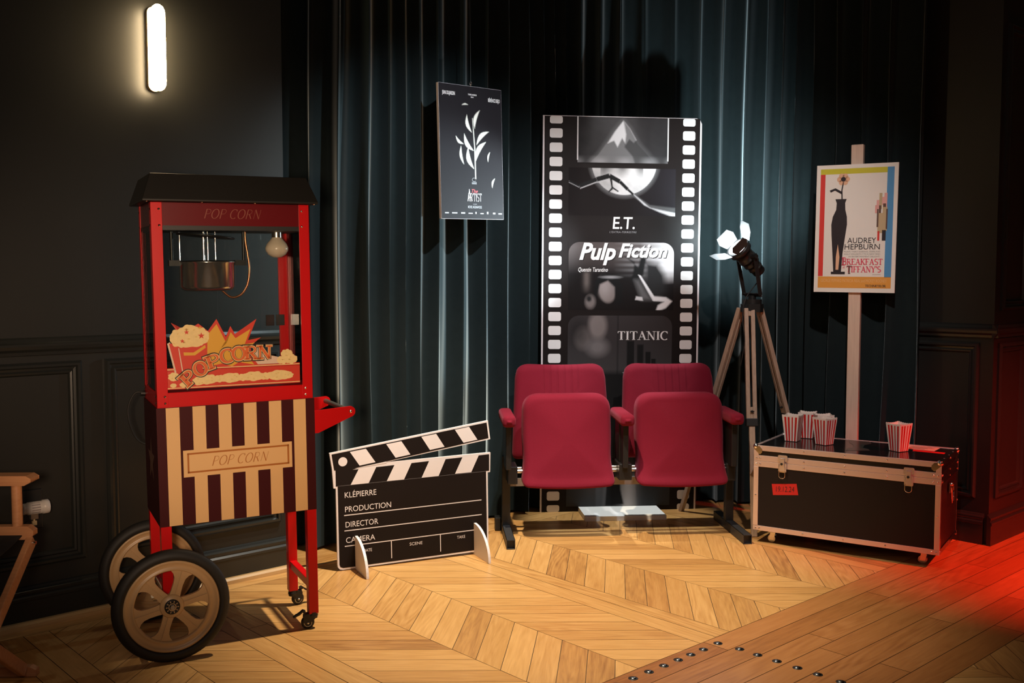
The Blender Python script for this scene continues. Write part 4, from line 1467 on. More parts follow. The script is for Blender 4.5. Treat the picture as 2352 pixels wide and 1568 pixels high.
mb.flat(letters('T', .163, .095, .040, .026, .10, .05, .16), m2, 9)
mb.flat(text('AT', .143, .122, .010, .013, bold=.02), m2, 5)
mb.flat(text('GEORGE PEPPARD PATRICIA NEAL and MICKEY ROONEY', .035, .052, .017, .325), m2, 10)
mb.flat(letters('TECHNICOLOR', .257, .0285, .0115, .100, .10, .05, .14), m2, 8)
mb.flat(text('JURA FOTO', .29, .0905, .004, .036), m2, 11) if False else None
q(.290, .091, .330, .0925, 11, m2)
pb = mb.build('poster_board', [M['signwhite'], cy, cr_, cbl, co, cpk, csk, ctan, cdark, cbrown, cfaint, cgrey, cpale], sign, (bx0, -.001, BZ))
pb.rotation_euler = (0, R(0.6), 0)

# ------------------------------------------------------------------ pair of tip-up cinema seats
seats = empty('cinema_seat_pair', (-.023, 4.729, 0), 'pair of crimson tip-up cinema seats with three padded armrests on a black steel frame', 'seats', (0, 0, R(4.7)))


def cushion(outline, y0, y1, rad, mt=0, bend=None, rings=5, crown=.012):
    """rounded cushion from an outline [(x, z)] between y0 (front) and y1 (back)"""
    mb = MB()
    n = len(outline)
    xs_, zs_ = [p[0] for p in outline], [p[1] for p in outline]
    c = Vector(((min(xs_) + max(xs_)) / 2, (min(zs_) + max(zs_)) / 2))
    hw, hh = (max(xs_) - min(xs_)) / 2, (max(zs_) - min(zs_)) / 2

    def ring(ins, y):
        return [(c.x + (p[0] - c.x) * (1 - ins / hw), y, c.y + (p[1] - c.y) * (1 - ins / hh)) for p in outline]

    def inner(s, y, base):
        return [(c.x + (p[0] - c.x) * s, y, c.y + (p[2] - c.y) * s) for p in base]
    fr = ring(rad, y0)
    L = [inner(s, y0 - crown * (1 - s * s), fr) for s in (.12, .3, .5, .68, .84, .94)] + [fr]
    for k in range(1, rings + 1):
        a = PI / 2 * k / rings
        L.append(ring(rad * (1 - math.sin(a)), y0 + rad * (1 - math.cos(a))))
    for k in range(rings, -1, -1):
        a = PI / 2 * k / rings
        L.append(ring(rad * (1 - math.sin(a)), y1 - rad * (1 - math.cos(a))))
    bk = L[-1]
    L += [inner(s, y1, bk) for s in (.7, .35, .1)]
    V = [p for r in L for p in r]
    F = [(i * n + k, i * n + (k + 1) % n, (i + 1) * n + (k + 1) % n, (i + 1) * n + k) for i in range(len(L) - 1) for k in range(n)]
    F += [list(range(n)), [(len(L) - 1) * n + k for k in range(n)][::-1]]
    mb.add(V, F, mt, True)
    if bend:
        mb.xf(0, bend)
    mb.fixn = True
    return mb


def outline(pts, rs, n=7):
    """rounded polygon"""
    out = []
    N = len(pts)
    for i in range(N):
        p, a, b = Vector(pts[i]), Vector(pts[i - 1]), Vector(pts[(i + 1) % N])
        u, v = (a - p).normalized(), (b - p).normalized()
        ang = math.acos(max(-1, min(1, u.dot(v))))
        t = rs[i] / math.tan(ang / 2)
        t = min(t, (a - p).length * .49, (b - p).length * .49)
        s, en = p + u * t, p + v * t
        for k in range(n + 1):
            f = k / n
            out.append(tuple((1 - f) ** 2 * s + 2 * f * (1 - f) * p + f * f * en))
        L = (b - p).length
        nxt = Vector(pts[(i + 1) % N])
        m = max(2, int(L / .05))
        u2 = (nxt - p).normalized()
        t2 = rs[(i + 1) % N] * .9
        a0, a1 = t, L - t2
        for k in range(1, m):
            if a1 > a0:
                d = a0 + (a1 - a0) * k / m
                if d < L - t2 - .004:
                    out.append(tuple(p + u2 * d))
    # drop points that crowd
    res = [out[0]]
    for p in out[1:]:
        if (Vector(p) - Vector(res[-1])).length > .004:
            res.append(p)
    if (Vector(res[0]) - Vector(res[-1])).length < .004:
        res.pop()
    return res


def backrest(cx):
    def bend(p):
        x = p.x - cx
        t = (p.z - .3) / .55
        y = p.y + .10 * (t - .3) * .9 + .10 * x * x
        if p.y < .5:
            for s in (-.075, -.0375, 0, .0375, .075):
                y += .003 * math.exp(-((x - s) / .006) ** 2)
        return Vector((p.x, y, p.z + .010 * (abs(x) / .24) ** 2 * (p.z > .8)))
    o = outline([(cx - .262, .36), (cx + .262, .36), (cx + .238, .848), (cx - .238, .848)][::1], [.03, .03, .085, .085], 9)
    # finer rows so the stitched channels can show
    return cushion(o, .42, .50, .034, bend=bend, crown=.016)


def seatpan(cx):
    def bend(p):
        t = (p.z - .26) / .46
        y = p.y + .055 * math.sin(PI * min(max(t, 0), 1) * .9) * .6 - .030 * math.exp(-((p.z - .265) / .035) ** 2) + .09 * (p.x - cx) ** 2 + .075 * t
        px = cx + (p.x - cx) * (1 + .035 * math.exp(-((p.z - .265) / .04) ** 2) - .035 * math.exp(-((p.z - .40) / .07) ** 2))
        return Vector((px, y, p.z - .014 * (1 - ((p.x - cx) / .24) ** 2) * math.exp(-((p.z - .26) / .05) ** 2)))
    o = outline([(cx - .232, .272), (cx + .232, .272), (cx + .222, .722), (cx - .222, .722)], [.04, .04, .088, .088], 9)
    return cushion(o, .135, .255, .036, bend=bend, crown=.022)


def stitched(cx):
    """the seat fabric with five sewn channels down the middle of the backrest"""
    m = M['fabric'].copy()
    m.name = 'crimson_channelled_fabric'
    nt = m.node_tree
    b = nt.nodes['Principled BSDF']
    old = [n for n in nt.nodes if n.type == 'BUMP'][0]
    tc = nd(nt, 'ShaderNodeTexCoord')
    sx = nd(nt, 'ShaderNodeSeparateXYZ')
    nt.links.new(tc.outputs['Object'], sx.inputs[0])

    def mth(op, a, v, clamp=False):
        n = nd(nt, 'ShaderNodeMath', operation=op, use_clamp=clamp)
        nt.links.new(a, n.inputs[0])
        n.inputs[1].default_value = v
        return n.outputs[0]
    x = mth('SUBTRACT', sx.outputs[0], cx - .095)
    d = mth('DIVIDE', x, .0375)
    fr = nd(nt, 'ShaderNodeMath', operation='FRACT')
    nt.links.new(d, fr.inputs[0])
    dist = nd(nt, 'ShaderNodeMath', operation='ABSOLUTE')
    nt.links.new(mth('SUBTRACT', fr.outputs[0], .5), dist.inputs[0])
    h = mth('MULTIPLY', mth('SUBTRACT', dist.outputs[0], .30), -4.5)
    h = mth('MINIMUM', h, 0)
    ab = nd(nt, 'ShaderNodeMath', operation='ABSOLUTE')
    nt.links.new(mth('SUBTRACT', sx.outputs[0], cx), ab.inputs[0])
    msk = mth('LESS_THAN', ab.outputs[0], .094)
    hm = nd(nt, 'ShaderNodeMath', operation='MULTIPLY')
    nt.links.new(h, hm.inputs[0])
    nt.links.new(msk, hm.inputs[1])
    bp = nd(nt, 'ShaderNodeBump')
    bp.inputs['Strength'].default_value = .8
    bp.inputs['Distance'].default_value = .004
    nt.links.new(hm.outputs[0], bp.inputs['Height'])
    nt.links.new(old.outputs[0], bp.inputs['Normal'])
    nt.links.new(bp.outputs[0], b.inputs['Normal'])
    return m


for cx in (.322, .902):
    backrest(cx).build('backrest', stitched(cx), seats)
    mb = MB()
    mb.box(cx - .235, .50, .36, cx + .235, .512, .80)
    mb.xf(0, lambda p: Vector((p.x, p.y + .10 * ((p.z - .3) / .55 - .3) * .9 + .02, p.z)))
    mb.build('backrest_shell', M['blackplastic'], seats, bevel=.004)
    seatpan(cx).build('seat', M['fabric'], seats)
for cx, wd in ((.018, .066), (.604, .072), (1.157, .070)):
    o = outline([(cx - wd / 2, .577), (cx + wd / 2, .577), (cx + wd / 2, .634), (cx - wd / 2, .634)], [.022] * 4, 5)
    b = cushion(o, .085, .40, .02, crown=.008)
    b.xf(0, lambda p: Vector((p.x, p.y, p.z + .012 * (p.y - .1))))
    b.build('armrest', M['fabric'], seats)
    mb = MB()
    mb.box(cx - .014, .14, .36, cx + .014, .36, .580)
    mb.build('armrest_support', M['blackmetal'], seats, bevel=.003)
# side posts with floor runners
for x, x2 in ((.018, .018), (1.186, 1.186)):
    mb = MB()
    mb.box(x - .021, .30, .045, x + .021, .34, .40)
    mb.build('post', M['blackmetal'], seats, bevel=.002)
    mb = MB()
    y0, y1, z1, t = .0, .52, .046, .0025
    hw = .021
    mb.box(x - hw, y0, 0.001, x + hw, y1, t + .001)
    mb.box(x - hw, y0, z1 - t, x + hw, y1, z1)
    mb.box(x - hw, y0, .001, x - hw + t, y1, z1)
    mb.box(x + hw - t, y0, .001, x + hw, y1, z1)
    mb.box(x - hw + t, .02, .003, x + hw - t, .024, z1 - t)
    mb.build('floor_runner', M['blackworn'], seats)
mb = MB()
mb.box(-.035, .36, .004, -.005, .42, .07)
mb.build('runner_foot', M['blackmetal'], seats, bevel=.004)
mb = MB()
mb.box(.02, .335, .238, 1.186, .352, .278)
mb.build('crossbar', mat('grey_steel_bar', (.30, .28, .28), .45, .6), seats)
mb = MB()
mb.box(.575, .16, .295, .640, .35, .378)
mb.build('centre_bracket', M['blackmetal'], seats, bevel=.004)
mb = MB()
mb.box(.585, .22, .378, .625, .30, .60)
mb.build('centre_bracket', M['blackmetal'], seats, bevel=.004)
for x in (.018, 1.186):
    mb = MB()
    s = 1 if x < .5 else -1
    mb.box(min(x, x + s * .05), .20, .275, max(x, x + s * .05), .34, .365)
    mb.build('side_bracket', M['blackmetal'], seats, bevel=.004)
for x0, x1 in ((.05, .10), (.545, .60), (.625, .68), (1.125, 1.17)):
    mb = MB()
    mb.cyl((x0, .235, .335), (x1, .235, .335), .011, 12)
    mb.cyl((x0 + .005, .235, .352), (x1 - .01, .235, .352), .006, 8)
    mb.build('hinge_pin', M['steel'], seats)

# ------------------------------------------------------------------ flight case
KW, KD, KB, KT = .8626, .4406, .0643, .4869
case = empty('flight_case', (1.1932, 4.8658, 0), 'black wheeled flight case with silver metal edges and two latches beside the seats', 'case', (0, 0, -0.5784))
mb = MB()
mb.box(.004, .004, KB + .003, KW - .004, KD - .004, .408)
mb.build('case_body', M['casepanel'], case)
mb = MB()
mb.box(.004, .004, .411, KW - .004, KD - .004, KT - .002)
lid = mb.build('case_lid', M['caselid'], case)
RIV = []


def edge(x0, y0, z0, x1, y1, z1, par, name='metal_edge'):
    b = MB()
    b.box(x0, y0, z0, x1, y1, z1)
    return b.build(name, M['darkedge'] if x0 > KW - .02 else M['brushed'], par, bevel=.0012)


def ring_edges(z0, z1, par, wrap=0):
    """one strip on each of the four sides"""
    t = .0045
    edge(0, 0, z0, KW, t, z1, par)
    edge(0, KD - t, z0, KW, KD, z1, par)
    edge(0, t, z0, t, KD - t, z1, par)
    edge(KW - t, t, z0, KW, KD - t, z1, par)


ring_edges(KT - .026, KT - .001, lid)
ring_edges(.4105, .438, lid)
ring_edges(.3815, .4095, case)
ring_edges(KB, KB + .024, case)
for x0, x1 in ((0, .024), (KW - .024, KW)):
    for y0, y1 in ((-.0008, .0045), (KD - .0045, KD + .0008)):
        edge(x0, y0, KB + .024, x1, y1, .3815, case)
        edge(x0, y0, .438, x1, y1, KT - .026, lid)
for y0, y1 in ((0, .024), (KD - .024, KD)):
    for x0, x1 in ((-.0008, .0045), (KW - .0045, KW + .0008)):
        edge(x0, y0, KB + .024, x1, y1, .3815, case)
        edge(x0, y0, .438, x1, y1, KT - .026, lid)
# narrow metal lips on the lid top
for bx in ((0, 0, KT - .003, KW, .007, KT), (0, KD - .016, KT - .003, KW, KD, KT), (0, .007, KT - .003, .016, KD - .016, KT), (KW - .016, .007, KT - .003, KW, KD - .016, KT)):
    edge(*bx, lid)
rv = []
for x in (.014, .032, .247, .438, .629, KW - .034, KW - .014):
    for z in (.424, .395, KB + .012):
        rv.append(((x, -.0006, z), (0, -1, 0), .0046))
for x in (.247, .438, .629):
    rv.append(((x, -.0006, KT - .013), (0, -1, 0), .0046))
    rv.append(((x, .004, KT), (0, 0, 1), .004))
for z in (.24,):
    rv.append(((.012, -.0014, z), (0, -1, 0), .0046))
    rv.append(((KW - .012, -.0014, z), (0, -1, 0), .0046))
for y in (.014, .03, .22, KD - .03, KD - .014):
    for z in (.424, .395, KB + .012, KT - .013):
        rv.append(((KW + .0006, y, z), (1, 0, 0), .0046))
rv.append(((KW + .0014, KD - .012, .24), (1, 0, 0), .0046))
for y in (.11, .22, .33):
    rv.append(((KW - .008, y, KT), (0, 0, 1), .004))
    rv.append(((.008, y, KT), (0, 0, 1), .004))
stud_parts('rivet', rv, M['chrome'], case)
# ball corners with small plates
for x, sx in ((0, 1), (KW, -1)):
    for y, sy in ((0, 1), (KD, -1)):
        mb = MB()
        mb.ball((x + sx * .008, y + sy * .008, KT - .006), .0145, 14)
        P = [(0, .0), (.030, .0), (.042, -.014), (.042, -.03), (.030, -.040), (.0, -.012)]
        yy = -.0025 if sy > 0 else KD
        mb.prism([(x + sx * u, KT - .004 + v) for u, v in P], yy, yy + .0025)
        mb.build('ball_corner', M['chrome'], lid)
# latches
for x in (.147, .728):
    mb = MB()
    mb.prism(rrect(x - .024, .420, x + .022, .450, .006, 3), -.009, -.002)
    mb.prism(rrect(x - .021, .366, x + .018, .412, .006, 3), -.010, -.002)
    mb.box(x - .012, -.016, .395, x + .010, -.008, .436)
    mb.prism(rrect(x - .016, .372, x + .012, .398, .008, 4), -.015, -.009)
    lt = mb.build('latch', M['latch'], case, bevel=.001)
    mb = MB()
    mb.tube([(u, -.012, z) for u, z in ([(x - .017, .405), (x - .017, .352)] + arc(x - .002, .350, .015, .013, 180, 360, 8) + [(x + .013, .352), (x + .013, .372)])], .0016, 6)
    mb.build('latch_ring', M['chrome'], lt)
    mb = MB()
    mb.cyl((x - .003, -.0155, .408), (x - .003, -.0185, .408), .006, 10)
    mb.build('latch_button', M['blackmetal'], lt)
# side handle
mb = MB()
mb.box(KW, .185, .315, KW + .008, .255, .362)
mb.ball((KW + .008, .22, .352), .010, 10)
hd = mb.build('handle_plate', M['chrome'], case, bevel=.002)
mb = MB()
mb.tube([(KW + .012, .195, .34), (KW + .014, .197, .27), (KW + .014, .243, .27), (KW + .012, .245, .34)], .004, 8)
mb.build('handle_loop', M['chrome'], hd)
# small swivel wheels
for x, y in ((.085, .065), (KW - .075, .075), (.085, KD - .06), (KW - .075, KD - .065)):
    mb = MB()
    mb.box(x - .022, y - .022, .058, x + .022, y + .022, .0643)
    mb.cyl((x, y, .046), (x, y, .058), .012, 12)
    for s in (-1, 1):
        mb.prism([(x - .014, .050), (x + .012, .050), (x + .004, .014), (x - .020, .012)], y + s * .012 - .001, y + s * .012 + .001)
    cs = mb.build('caster', M['chrome'], case)
    mb = MB()
    mb.cyl((x - .008, y - .0105, .019), (x - .008, y + .0105, .019), .019, 18)
    mb.build('caster_wheel', M['steel'], cs)
# red tape label with a handwritten date
mb = MB()
tp = [(.098, .248), (.222, .262), (.213, .316), (.091, .302)]
mb.poly([(u, .0032, v) for u, v in tp], 0)
tl_ = text('19.12.24', .112, .266, .028, .092, shear=.2, bold=-.006, rot=.09)
mb.flat(tl_, lambda u, v: (u, .0026, v), 1)
mb.build('tape_label', [M['redtape'], M['ink']], case)['label'] = 'red tape label with a handwritten date'
# flat grey-green patch, paper label and tape strip on the lid
mb = MB()
z = KT - .0014
mb.poly([(x, y, z) for x, y in ((.420, .085), (.518, .148), (.500, .19), (.469, .215), (.455, .30), (.475, .36), (.441, .448), (.350, .41), (.375, .33), (.405, .28), (.427, .207), (.41, .15))], 0)
mb.build('lid_patch', M['film'], lid)
mb = MB()
mb.poly([(x, y, z) for x, y in ((.640, .304), (.777, .298), (.785, .412), (.628, .426))], 0)
for i, (x0, x1) in enumerate(((.66, .75), (.655, .765), (.67, .74), (.66, .73))):
    yy = .39 - .022 * i
    mb.poly([(x, y, z + .0004) for x, y in ((x0, yy), (x1, yy - .002), (x1, yy + .004), (x0, yy + .006))], 1)
mb.build('paper_label', [M['note'], M['ink']], lid)
mb = MB()
mb.poly([(x, y, z) for x, y in ((.689, .250), (.831, .242), (.829, .285), (.684, .294))], 0)
mb.build('tape_strip', M['redtape'], lid)

# ------------------------------------------------------------------ striped popcorn boxes on the case
K_M = Matrix.Translation((1.1932, 4.8658, 0)) @ Matrix.Rotation(-0.5784, 4, 'Z')


def popcorn_box(stripes=4):
    mb = MB()
    b, t, h = .0300, .0425, .132
    n = 24
    for s in range(4):
        k = mb.mark()
        # one wall: stripes run up the flaring side, top edge scalloped
        for i in range(n):
            def pt(f, g):
                hw = b + (t - b) * g
                return (-hw + 2 * hw * f, -hw, h * g)
            f0, f1 = i / n, (i + 1) / n
            sc = lambda f: 1 - .022 * abs(math.sin(PI * f * 8)) * 0 + .020 * abs(math.sin(PI * f * 7)) - .035 * math.sin(PI * f) 
            red = (int(f0 * 9) % 2 == 1)
            stop = .93
            if red:
                mb.poly([pt(f0, 0), pt(f1, 0), pt(f1, stop), pt(f0, stop)], 1)
                mb.poly([pt(f0, stop), pt(f1, stop), pt(f1, sc(f1)), pt(f0, sc(f0))], 0)
            else:
                mb.poly([pt(f0, 0), pt(f1, 0), pt(f1, sc(f1)), pt(f0, sc(f0))], 0)
            # inner face, a card's thickness inside
            q = [pt(f0, .02), pt(f0, sc(f0)), pt(f1, sc(f1)), pt(f1, .02)]
            mb.poly([(x * .985, y + .0009, z) for x, y, z in q], 0)
        mb.mx(k, Matrix.Rotation(PI / 2 * s, 4, 'Z'))
    mb.poly([(-b, -b, .0005), (b, -b, .0005), (b, b, .0005), (-b, b, .0005)][::-1], 0)
    return mb


pboxes = (
    (.117, .237, -24, 'red and white striped popcorn box at the left end of the flight case lid'),
    (.150, .374, -14, 'striped popcorn box standing farthest back on the case lid'),
    (.246, .326, 8, 'striped popcorn box half hidden behind the front middle box'),
    (.283, .213, 44, 'striped popcorn box nearest the front in the group of four'),
    (.633, .216, 38, 'lone striped popcorn box beside the beige paper label on the case'),
)
first = None
for x, y, a, lab in pboxes:
    p = K_M @ Vector((x, y, 0))
    if first is None:
        first = popcorn_box().build('popcorn_box', [M['paper'], M['paperred']])
        o = first
    else:
        o = first.copy()
        COL.objects.link(o)
    o.location = (p.x, p.y, KT + .0006)
    o.rotation_euler = (0, 0, R(a) - .18)
    tag(o, lab, 'popcorn box', 'striped popcorn boxes on the flight case')

# ------------------------------------------------------------------ studio lamp on a wooden tripod
AX, AY = 1.262, 5.235
lamp = empty('tripod_spotlight', (AX, AY, 0), 'lit black spotlight with barn doors on a wooden tripod beside the film strip board', 'spotlight')
mb = MB()
mb.prism([(.062 * math.cos(a), .062 * math.sin(a)) for a in np.linspace(0, 2 * PI, 7)[:-1]], 1.130, 1.172, 'z')
mb.cyl((0, 0, 1.172), (0, 0, 1.196), .05, 20)
mb.cyl((0, 0, 1.196), (0, 0, 1.216), .02, 14)
mb.build('tripod_head', M['blackmetal'], lamp, bevel=.004)
LEGS = [((-.024, -.040), (-.035, -.262)), ((-.050, .030), (-.31, .30)), ((.045, .030), (.375, .125))]


def slab(p, q, wdir, w0, t0, mt=0):
    """bar of section w0 (along wdir) by t0 from p to q"""
    p, q = Vector(p), Vector(q)
    d = (q - p).normalized()
    wv = Vector(wdir)
    wv = (wv - d * wv.dot(d)).normalized()
    tv = d.cross(wv)
    mb = MB()
    vs = []
    for c in (p, q):
        for sw, st_ in ((-1, -1), (1, -1), (1, 1), (-1, 1)):
            vs.append(c + wv * sw * w0 / 2 + tv * st_ * t0 / 2)
    mb.add(vs, [(0, 3, 2, 1), (4, 5, 6, 7)] + [(k, (k + 1) % 4, 4 + (k + 1) % 4, 4 + k) for k in range(4)], mt)
    mb.fixn = True
    return mb, d, wv, tv


for (ax, ay), (bx, by) in LEGS:
    A, B = Vector((ax, ay, 1.150)), Vector((bx, by, 0.0))
    mid = A.lerp(B, .50)
    wdir = Vector((-(by - ay), bx - ax, 0))
    # upper stage: two rails with a slot between
    d = (mid - A).normalized()
    wv = (wdir - d * wdir.dot(d)).normalized()
    top, _, _, _ = slab(A, mid, wdir, .001, .001)
    lb = MB()
    for s in (-1, 1):
        m_, *_ = slab(A + wv * s * .0165, mid + wv * s * .0165, wdir, .021, .022)
        lb.add(m_.v, m_.f)
    for a, b in ((0, .07), (.88, 1)):
        m_, *_ = slab(A.lerp(mid, a), A.lerp(mid, b), wdir, .013, .0215)
        lb.add(m_.v, m_.f)
    lb.fixn = True
    leg = lb.build('leg', M['legwood'], lamp, bevel=.002)
    m_, *_ = slab(mid - d * .012, mid + d * .028, wdir, .060, .032)
    m_.build('leg_clamp', M['blackmetal'], leg, bevel=.003)
    m_, *_ = slab(mid, B, wdir, .030, .020)
    m_.build('leg_extension', M['legwood'], leg, bevel=.002)
    kb = MB()
    kp_ = A.lerp(mid, .92)
    tv = d.cross(wv)
    if tv.y > 0:
        tv = -tv
    kb.cyl(kp_ + tv * .010, kp_ + tv * .022, .006, 10)
    kb.box(*(kp_ + tv * .022 - Vector((.010, .002, .003))), *(kp_ + tv * .022 + Vector((.010, .002, .003))))
    kb.build('leg_knob', M['blackmetal'], leg)
# yoke and lamp body
PV = Vector((-.045, -.035, 1.418))            # pivot of the lamp body
DIR = Vector((-.68, -.34, .65)).normalized()
side = DIR.cross(Vector((0, 0, 1))).normalized()
upv = side.cross(DIR)
mb = MB()
for s in (-1, 1):
    a = PV + side * s * .070 
    bq = Vector((0, 0, 1.218)) + side * s * .064
    m_, *_ = slab(a + Vector((0, 0, .015)), bq, DIR, .022, .005)
    mb.add(m_.v, m_.f)
m_, *_ = slab(Vector((0, 0, 1.220)) + side * .066, Vector((0, 0, 1.220)) - side * .066, DIR, .026, .006)
mb.add(m_.v, m_.f)
mb.fixn = True
mb.build('yoke', M['blackmetal'], lamp, bevel=.001)
MX = Matrix.Translation(PV) @ Matrix((( side.x, upv.x, DIR.x, 0), (side.y, upv.y, DIR.y, 0), (side.z, upv.z, DIR.z, 0), (0, 0, 0, 1)))
mb = MB()
mb.lathe([(.0, -.125), (.030, -.125), (.034, -.118), (.034, -.090), (.038, -.088), (.038, -.080), (.034, -.078), (.040, -.055), (.044, -.053), (.044, -.046), (.041, -.044), (.045, -.02), (.049, -.018), (.049, -.010), (.046, -.008), (.050, .035), (.062, .042), (.062, .070), (.052, .070), (.050, .050), (.0, .048)], 36)
for s in (-1, 1):
    k = mb.mark()
    mb.cyl((s * .045, 0, 0), (s * .085, 0, 0), .011, 14)
mb.mx(0, MX)
mb.fixn = True
body = mb.build('lamp_body', M['blackmetal'], lamp)
mb = MB()
k = mb.mark()
mb.lathe([(.0525, .0705), (.0645, .0705), (.0645, .076), (.0525, .076), (.0525, .0705)], 36, 0, False, False)
mb.mx(0, MX)
mb.build('filter_ring', M['blackmetal'], body)
mb = MB()
mb.lathe([(0, .062), (.020, .0605), (.036, .057), (.0495, .0512)], 28, 0, True, False)
mb.mx(0, MX)
mb.build('lens', M['lampglow'], body)
for q_, (op, ln) in enumerate(((38, .088), (30, .075), (52, .088), (35, .075))):
    mb = MB()
    k = mb.mark()
    w0, w1 = (.044, .062) if q_ % 2 == 0 else (.036, .050)
    P = [(-w0, 0), (w0, 0), (w1, ln * .55), (w1 * .72, ln), (-w1 * .72, ln), (-w1, ln * .55)]
    mb.prism(P, 0, .0016)
    # local: x along hinge, z outward from hinge, y thickness
    a = R(op)
    mb.xf(k, lambda p: Vector((p.x, .060 + p.z * math.sin(a) + p.y * math.cos(a), .077 + p.z * math.cos(a) - p.y * math.sin(a))))
    mb.mx(k, MX @ Matrix.Rotation(PI / 2 * q_ + .35, 4, 'Z'))
    mb.fixn = True
    mb.build('barn_door', M['barndoor'], body)
mb = MB()
t0 = PV - DIR * .115
mb.tube(smooth_path([t0, t0 + Vector((-.01, -.03, -.05)), Vector((-.052, -.075, 1.20)), Vector((-.068, -.085, 1.10)), Vector((-.060, -.10, .98)), Vector((-.075, -.08, .85))], 8), .0028, 8)
mb.build('lamp_cable', M['rubber'], lamp)
lp = Vector((AX, AY, 0)) + PV + DIR * .075
light('tripod_lamp_light', 'POINT', lp, 26, (.80, .93, 1.0), shadow_soft_size=.022)
light('tripod_lamp_beam', 'SPOT', lp + DIR * .10, 260, (.76, .93, 1.0), lp + Vector((-1.8, -.02, -.05)), spot_size=R(58), spot_blend=.5, shadow_soft_size=.03)
light('added_curtain_spot', 'SPOT', (1.215, 5.20, 1.52), 48, (.74, .94, 1.0), (1.20, 5.75, 1.70), spot_size=R(130), spot_blend=.8, shadow_soft_size=.03)  # extra spot added beside the lamp head to brighten the curtain behind it

# ------------------------------------------------------------------ director's chair at the left edge
chair = empty('director_chair', (-1.572, 2.905, 0), 'folding wooden director chair with black canvas, cut off by the left edge', 'chair', (0, 0, R(2)))
FX = .0       # front face of the arms lies at x = 0, the chair faces right
for y in (.30, -.27):
    mb = MB()
    P = [(-.52, .640), (-.004, .640), (.020, .650), (.026, .662), (.012, .670), (-.52, .670)]
    mb.prism([(-.52, .636), (.008, .636), (.030, .648), (.030, .658), (.014, .668), (-.52, .668)], y - .032, y + .032)
    mb.build('armrest', M['chairwood'], chair, bevel=.004)
    mb = MB()
    mb.prism([(-.52, .456), (.006, .456), (.026, .470), (.026, .486), (.008, .500), (-.52, .500)], y - .016, y + .016)
    mb.build('seat_rail', M['chairwood'], chair, bevel=.003)
    for x in (-.030, -.47):
        mb = MB()
        mb.cyl((x, y, .498), (x, y, .637), .0165, 16)
        mb.build('arm_post', M['chairwood'], chair)
    mb = MB()
    mb.box(-.50, y - .011, .66, -.47, y + .011, .90)
    mb.build('back_post', M['chairwood'], chair, bevel=.003)
    mb = MB()
    mb.prism([(-.50, 0.001), (.02, .001), (.02, .022), (.0, .032), (-.48, .032), (-.50, .022)], y - .014, y + .014)
    mb.build('foot_rail', M['chairwood'], chair, bevel=.003)
for x in (.0, -.44):
    for s in (-1, 1):
        m_, *_ = slab((x - (.013 if s < 0 else -.013), .30 * s, .452), (x - (.013 if s < 0 else -.013), -.27 * s, .028), (1, 0, 0), .022, .040)
        m_.build('cross_leg', M['chairwood'], chair, bevel=.004)
    mb = MB()
    mb.cyl((x - .028, .015, .229), (x + .030, .015, .229), .005, 10)
    mb.build('pivot_bolt', M['chrome'], chair)
mb = MB()
mb.cyl((.010, .285, .446), (.034, .285, .446), .006, 10)
mb.build('rail_bolt', M['chrome'], chair)
mb = MB()
n = 12
V = []
for i in range(n + 1):
    y = -.27 + .57 * i / n
    z = .474 - .035 * math.sin(PI * i / n)
    V += [(-.46, y, z), (-.01, y, z), (-.01, y, z - .003), (-.46, y, z - .003)]
mb.add(V, [(4 * i + k, 4 * i + (k + 1) % 4, 4 * i + 4 + (k + 1) % 4, 4 * i + 4 + k) for i in range(n) for k in range(4)], 0, True)
mb.fixn = True
mb.build('seat_canvas', M['canvas'], chair)
mb = MB()
mb.box(-.508, -.28, .74, -.462, .31, .895)
mb.build('back_canvas', M['canvas'], chair, bevel=.004)

# ------------------------------------------------------------------ wall socket with a plugged-in white adapter
sock = empty('wall_socket', room(1.142, 3.94, .44), 'black wall socket low on the dark panelled wall behind the wooden chair', 'socket', (0, 0, ROOM))
mb = MB()
mb.box(-.052, -.010, -.075, .052, 0, .075)
mb.build('socket_plate', M['blackplastic'], sock, bevel=.004)
mb = MB()
mb.cyl((.0, -.011, -.052), (0, -.014, -.052), .012, 14)
mb.build('socket_insert', M['blackmetal'], sock)
ad = empty('plug_adapter', room(1.154, 3.882, .456), 'white cylindrical plug adapter with printed label stuck in the wall socket', 'adapter', (0, 0, ROOM))
mb = MB()
k = mb.mark()
mb.lathe([(.0, -.046), (.019, -.046), (.0205, -.043), (.0205, -.030), (.0235, -.028), (.0235, .022), (.026, .024), (.026, .044), (.023, .047), (.0, .047)], 28)
mb.mx(k, Matrix.Rotation(PI / 2, 4, 'Y'))
mb.cyl((.0, .018, 0), (0, .050, 0), .014, 16)
mb.build('adapter_body', M['whiteplastic'], ad)
mb = MB()
for s in range(5):
    a0, a1 = R(-60 + 24 * s), R(-60 + 24 * s + 24)
    mb.poly([(-.018, -.0238 * math.cos(a0), .0238 * math.sin(a0)), (.012, -.0238 * math.cos(a0), .0238 * math.sin(a0)), (.012, -.0238 * math.cos(a1), .0238 * math.sin(a1)), (-.018, -.0238 * math.cos(a1), .0238 * math.sin(a1))], 0)
mb.build('adapter_label', mat('grey_label', (.38, .33, .32), .5), ad)
mb = MB()
mb.box(-.020, -.012, -.040, .006, .010, -.018)
mb.build('adapter_latch', M['steel'], ad)
mb = MB()
mb.box(-.014, -.006, -.064, .002, .004, -.048)
mb.cyl((-.006, 0, -.05), (-.006, 0, -.038), .004, 8)
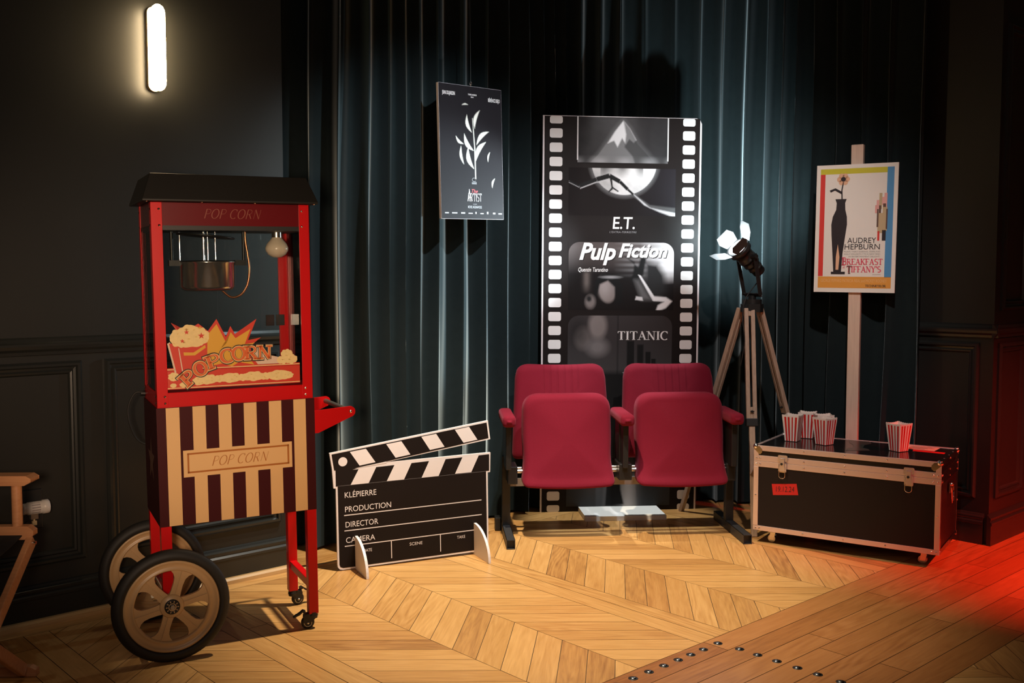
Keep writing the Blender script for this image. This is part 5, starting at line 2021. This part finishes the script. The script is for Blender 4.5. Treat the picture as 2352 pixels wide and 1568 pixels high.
mb.build('adapter_tag', mat('yellowed_plastic', (.6, .45, .24), .5), ad)

# ------------------------------------------------------------------ lit tube on the left wall
tube = empty('wall_lamp', room(1.658, 3.94, 2.21), 'lit vertical tube wall lamp above the popcorn machine', 'wall lamp', (0, 0, ROOM))
mb = MB()
mb.prism(rrect(-.026, -.165, .026, .165, .025, 6), -.022, 0)
mb.build('back_plate', mat('brass_plate', (.55, .40, .22), .35, .8), tube)
mb = MB()
for z in (-.12, .12):
    mb.cyl((0, -.02, z), (0, -.045, z), .007, 10)
mb.build('tube_holder', M['steel'], tube)
mb = MB()
mb.lathe([(.0, -.168), (.010, -.166), (.020, -.158), (.026, -.145), (.028, -.13), (.028, .13), (.026, .145), (.020, .158), (.010, .166), (.0, .168)], 24)
mb.xf(0, lambda p: Vector((p.x, p.y - .062, p.z)))
mb.build('glowing_tube', M['tubeglow'], tube)

# ------------------------------------------------------------------ steel studs set in the floor
sb = MB()
sb.lathe([(.0125, 0), (.0125, .0012), (.0105, .0035), (.006, .0050), (.0001, .0055)], 20)
sb.lathe([(.0165, .0002), (.0158, .0014), (.0125, .0016)], 20, 1)
stud0 = sb.build('floor_stud', [M['stud'], M['blackmetal']])
ORD = ['second', 'third', 'fourth', 'fifth', 'sixth', 'seventh', 'eighth']
pts = [(2.899, 2.080, 'steel floor stud at the corner where the two rows of studs meet')]
for i, x in enumerate((2.812, 2.740, 2.670, 2.593, 2.515, 2.435, 2.357)):
    pts.append((x, 2.079, 'steel floor stud, %s from the corner in the row along the chevron edge' % ORD[i]))
for i, y in enumerate((1.995, 1.921, 1.844, 1.765, 1.689, 1.606)):
    pts.append((2.909, y, 'steel floor stud, %s from the corner in the row crossing the long planks' % ORD[i]))
for i, (x, y, lab) in enumerate(pts):
    o = stud0 if i == 0 else stud0.copy()
    if i:
        COL.objects.link(o)
    p = room(x, y)
    o.location = (p.x, p.y, 0.0)
    o.rotation_euler = (0, 0, .3 * i)
    tag(o, lab, 'floor stud', 'round steel studs in the parquet')
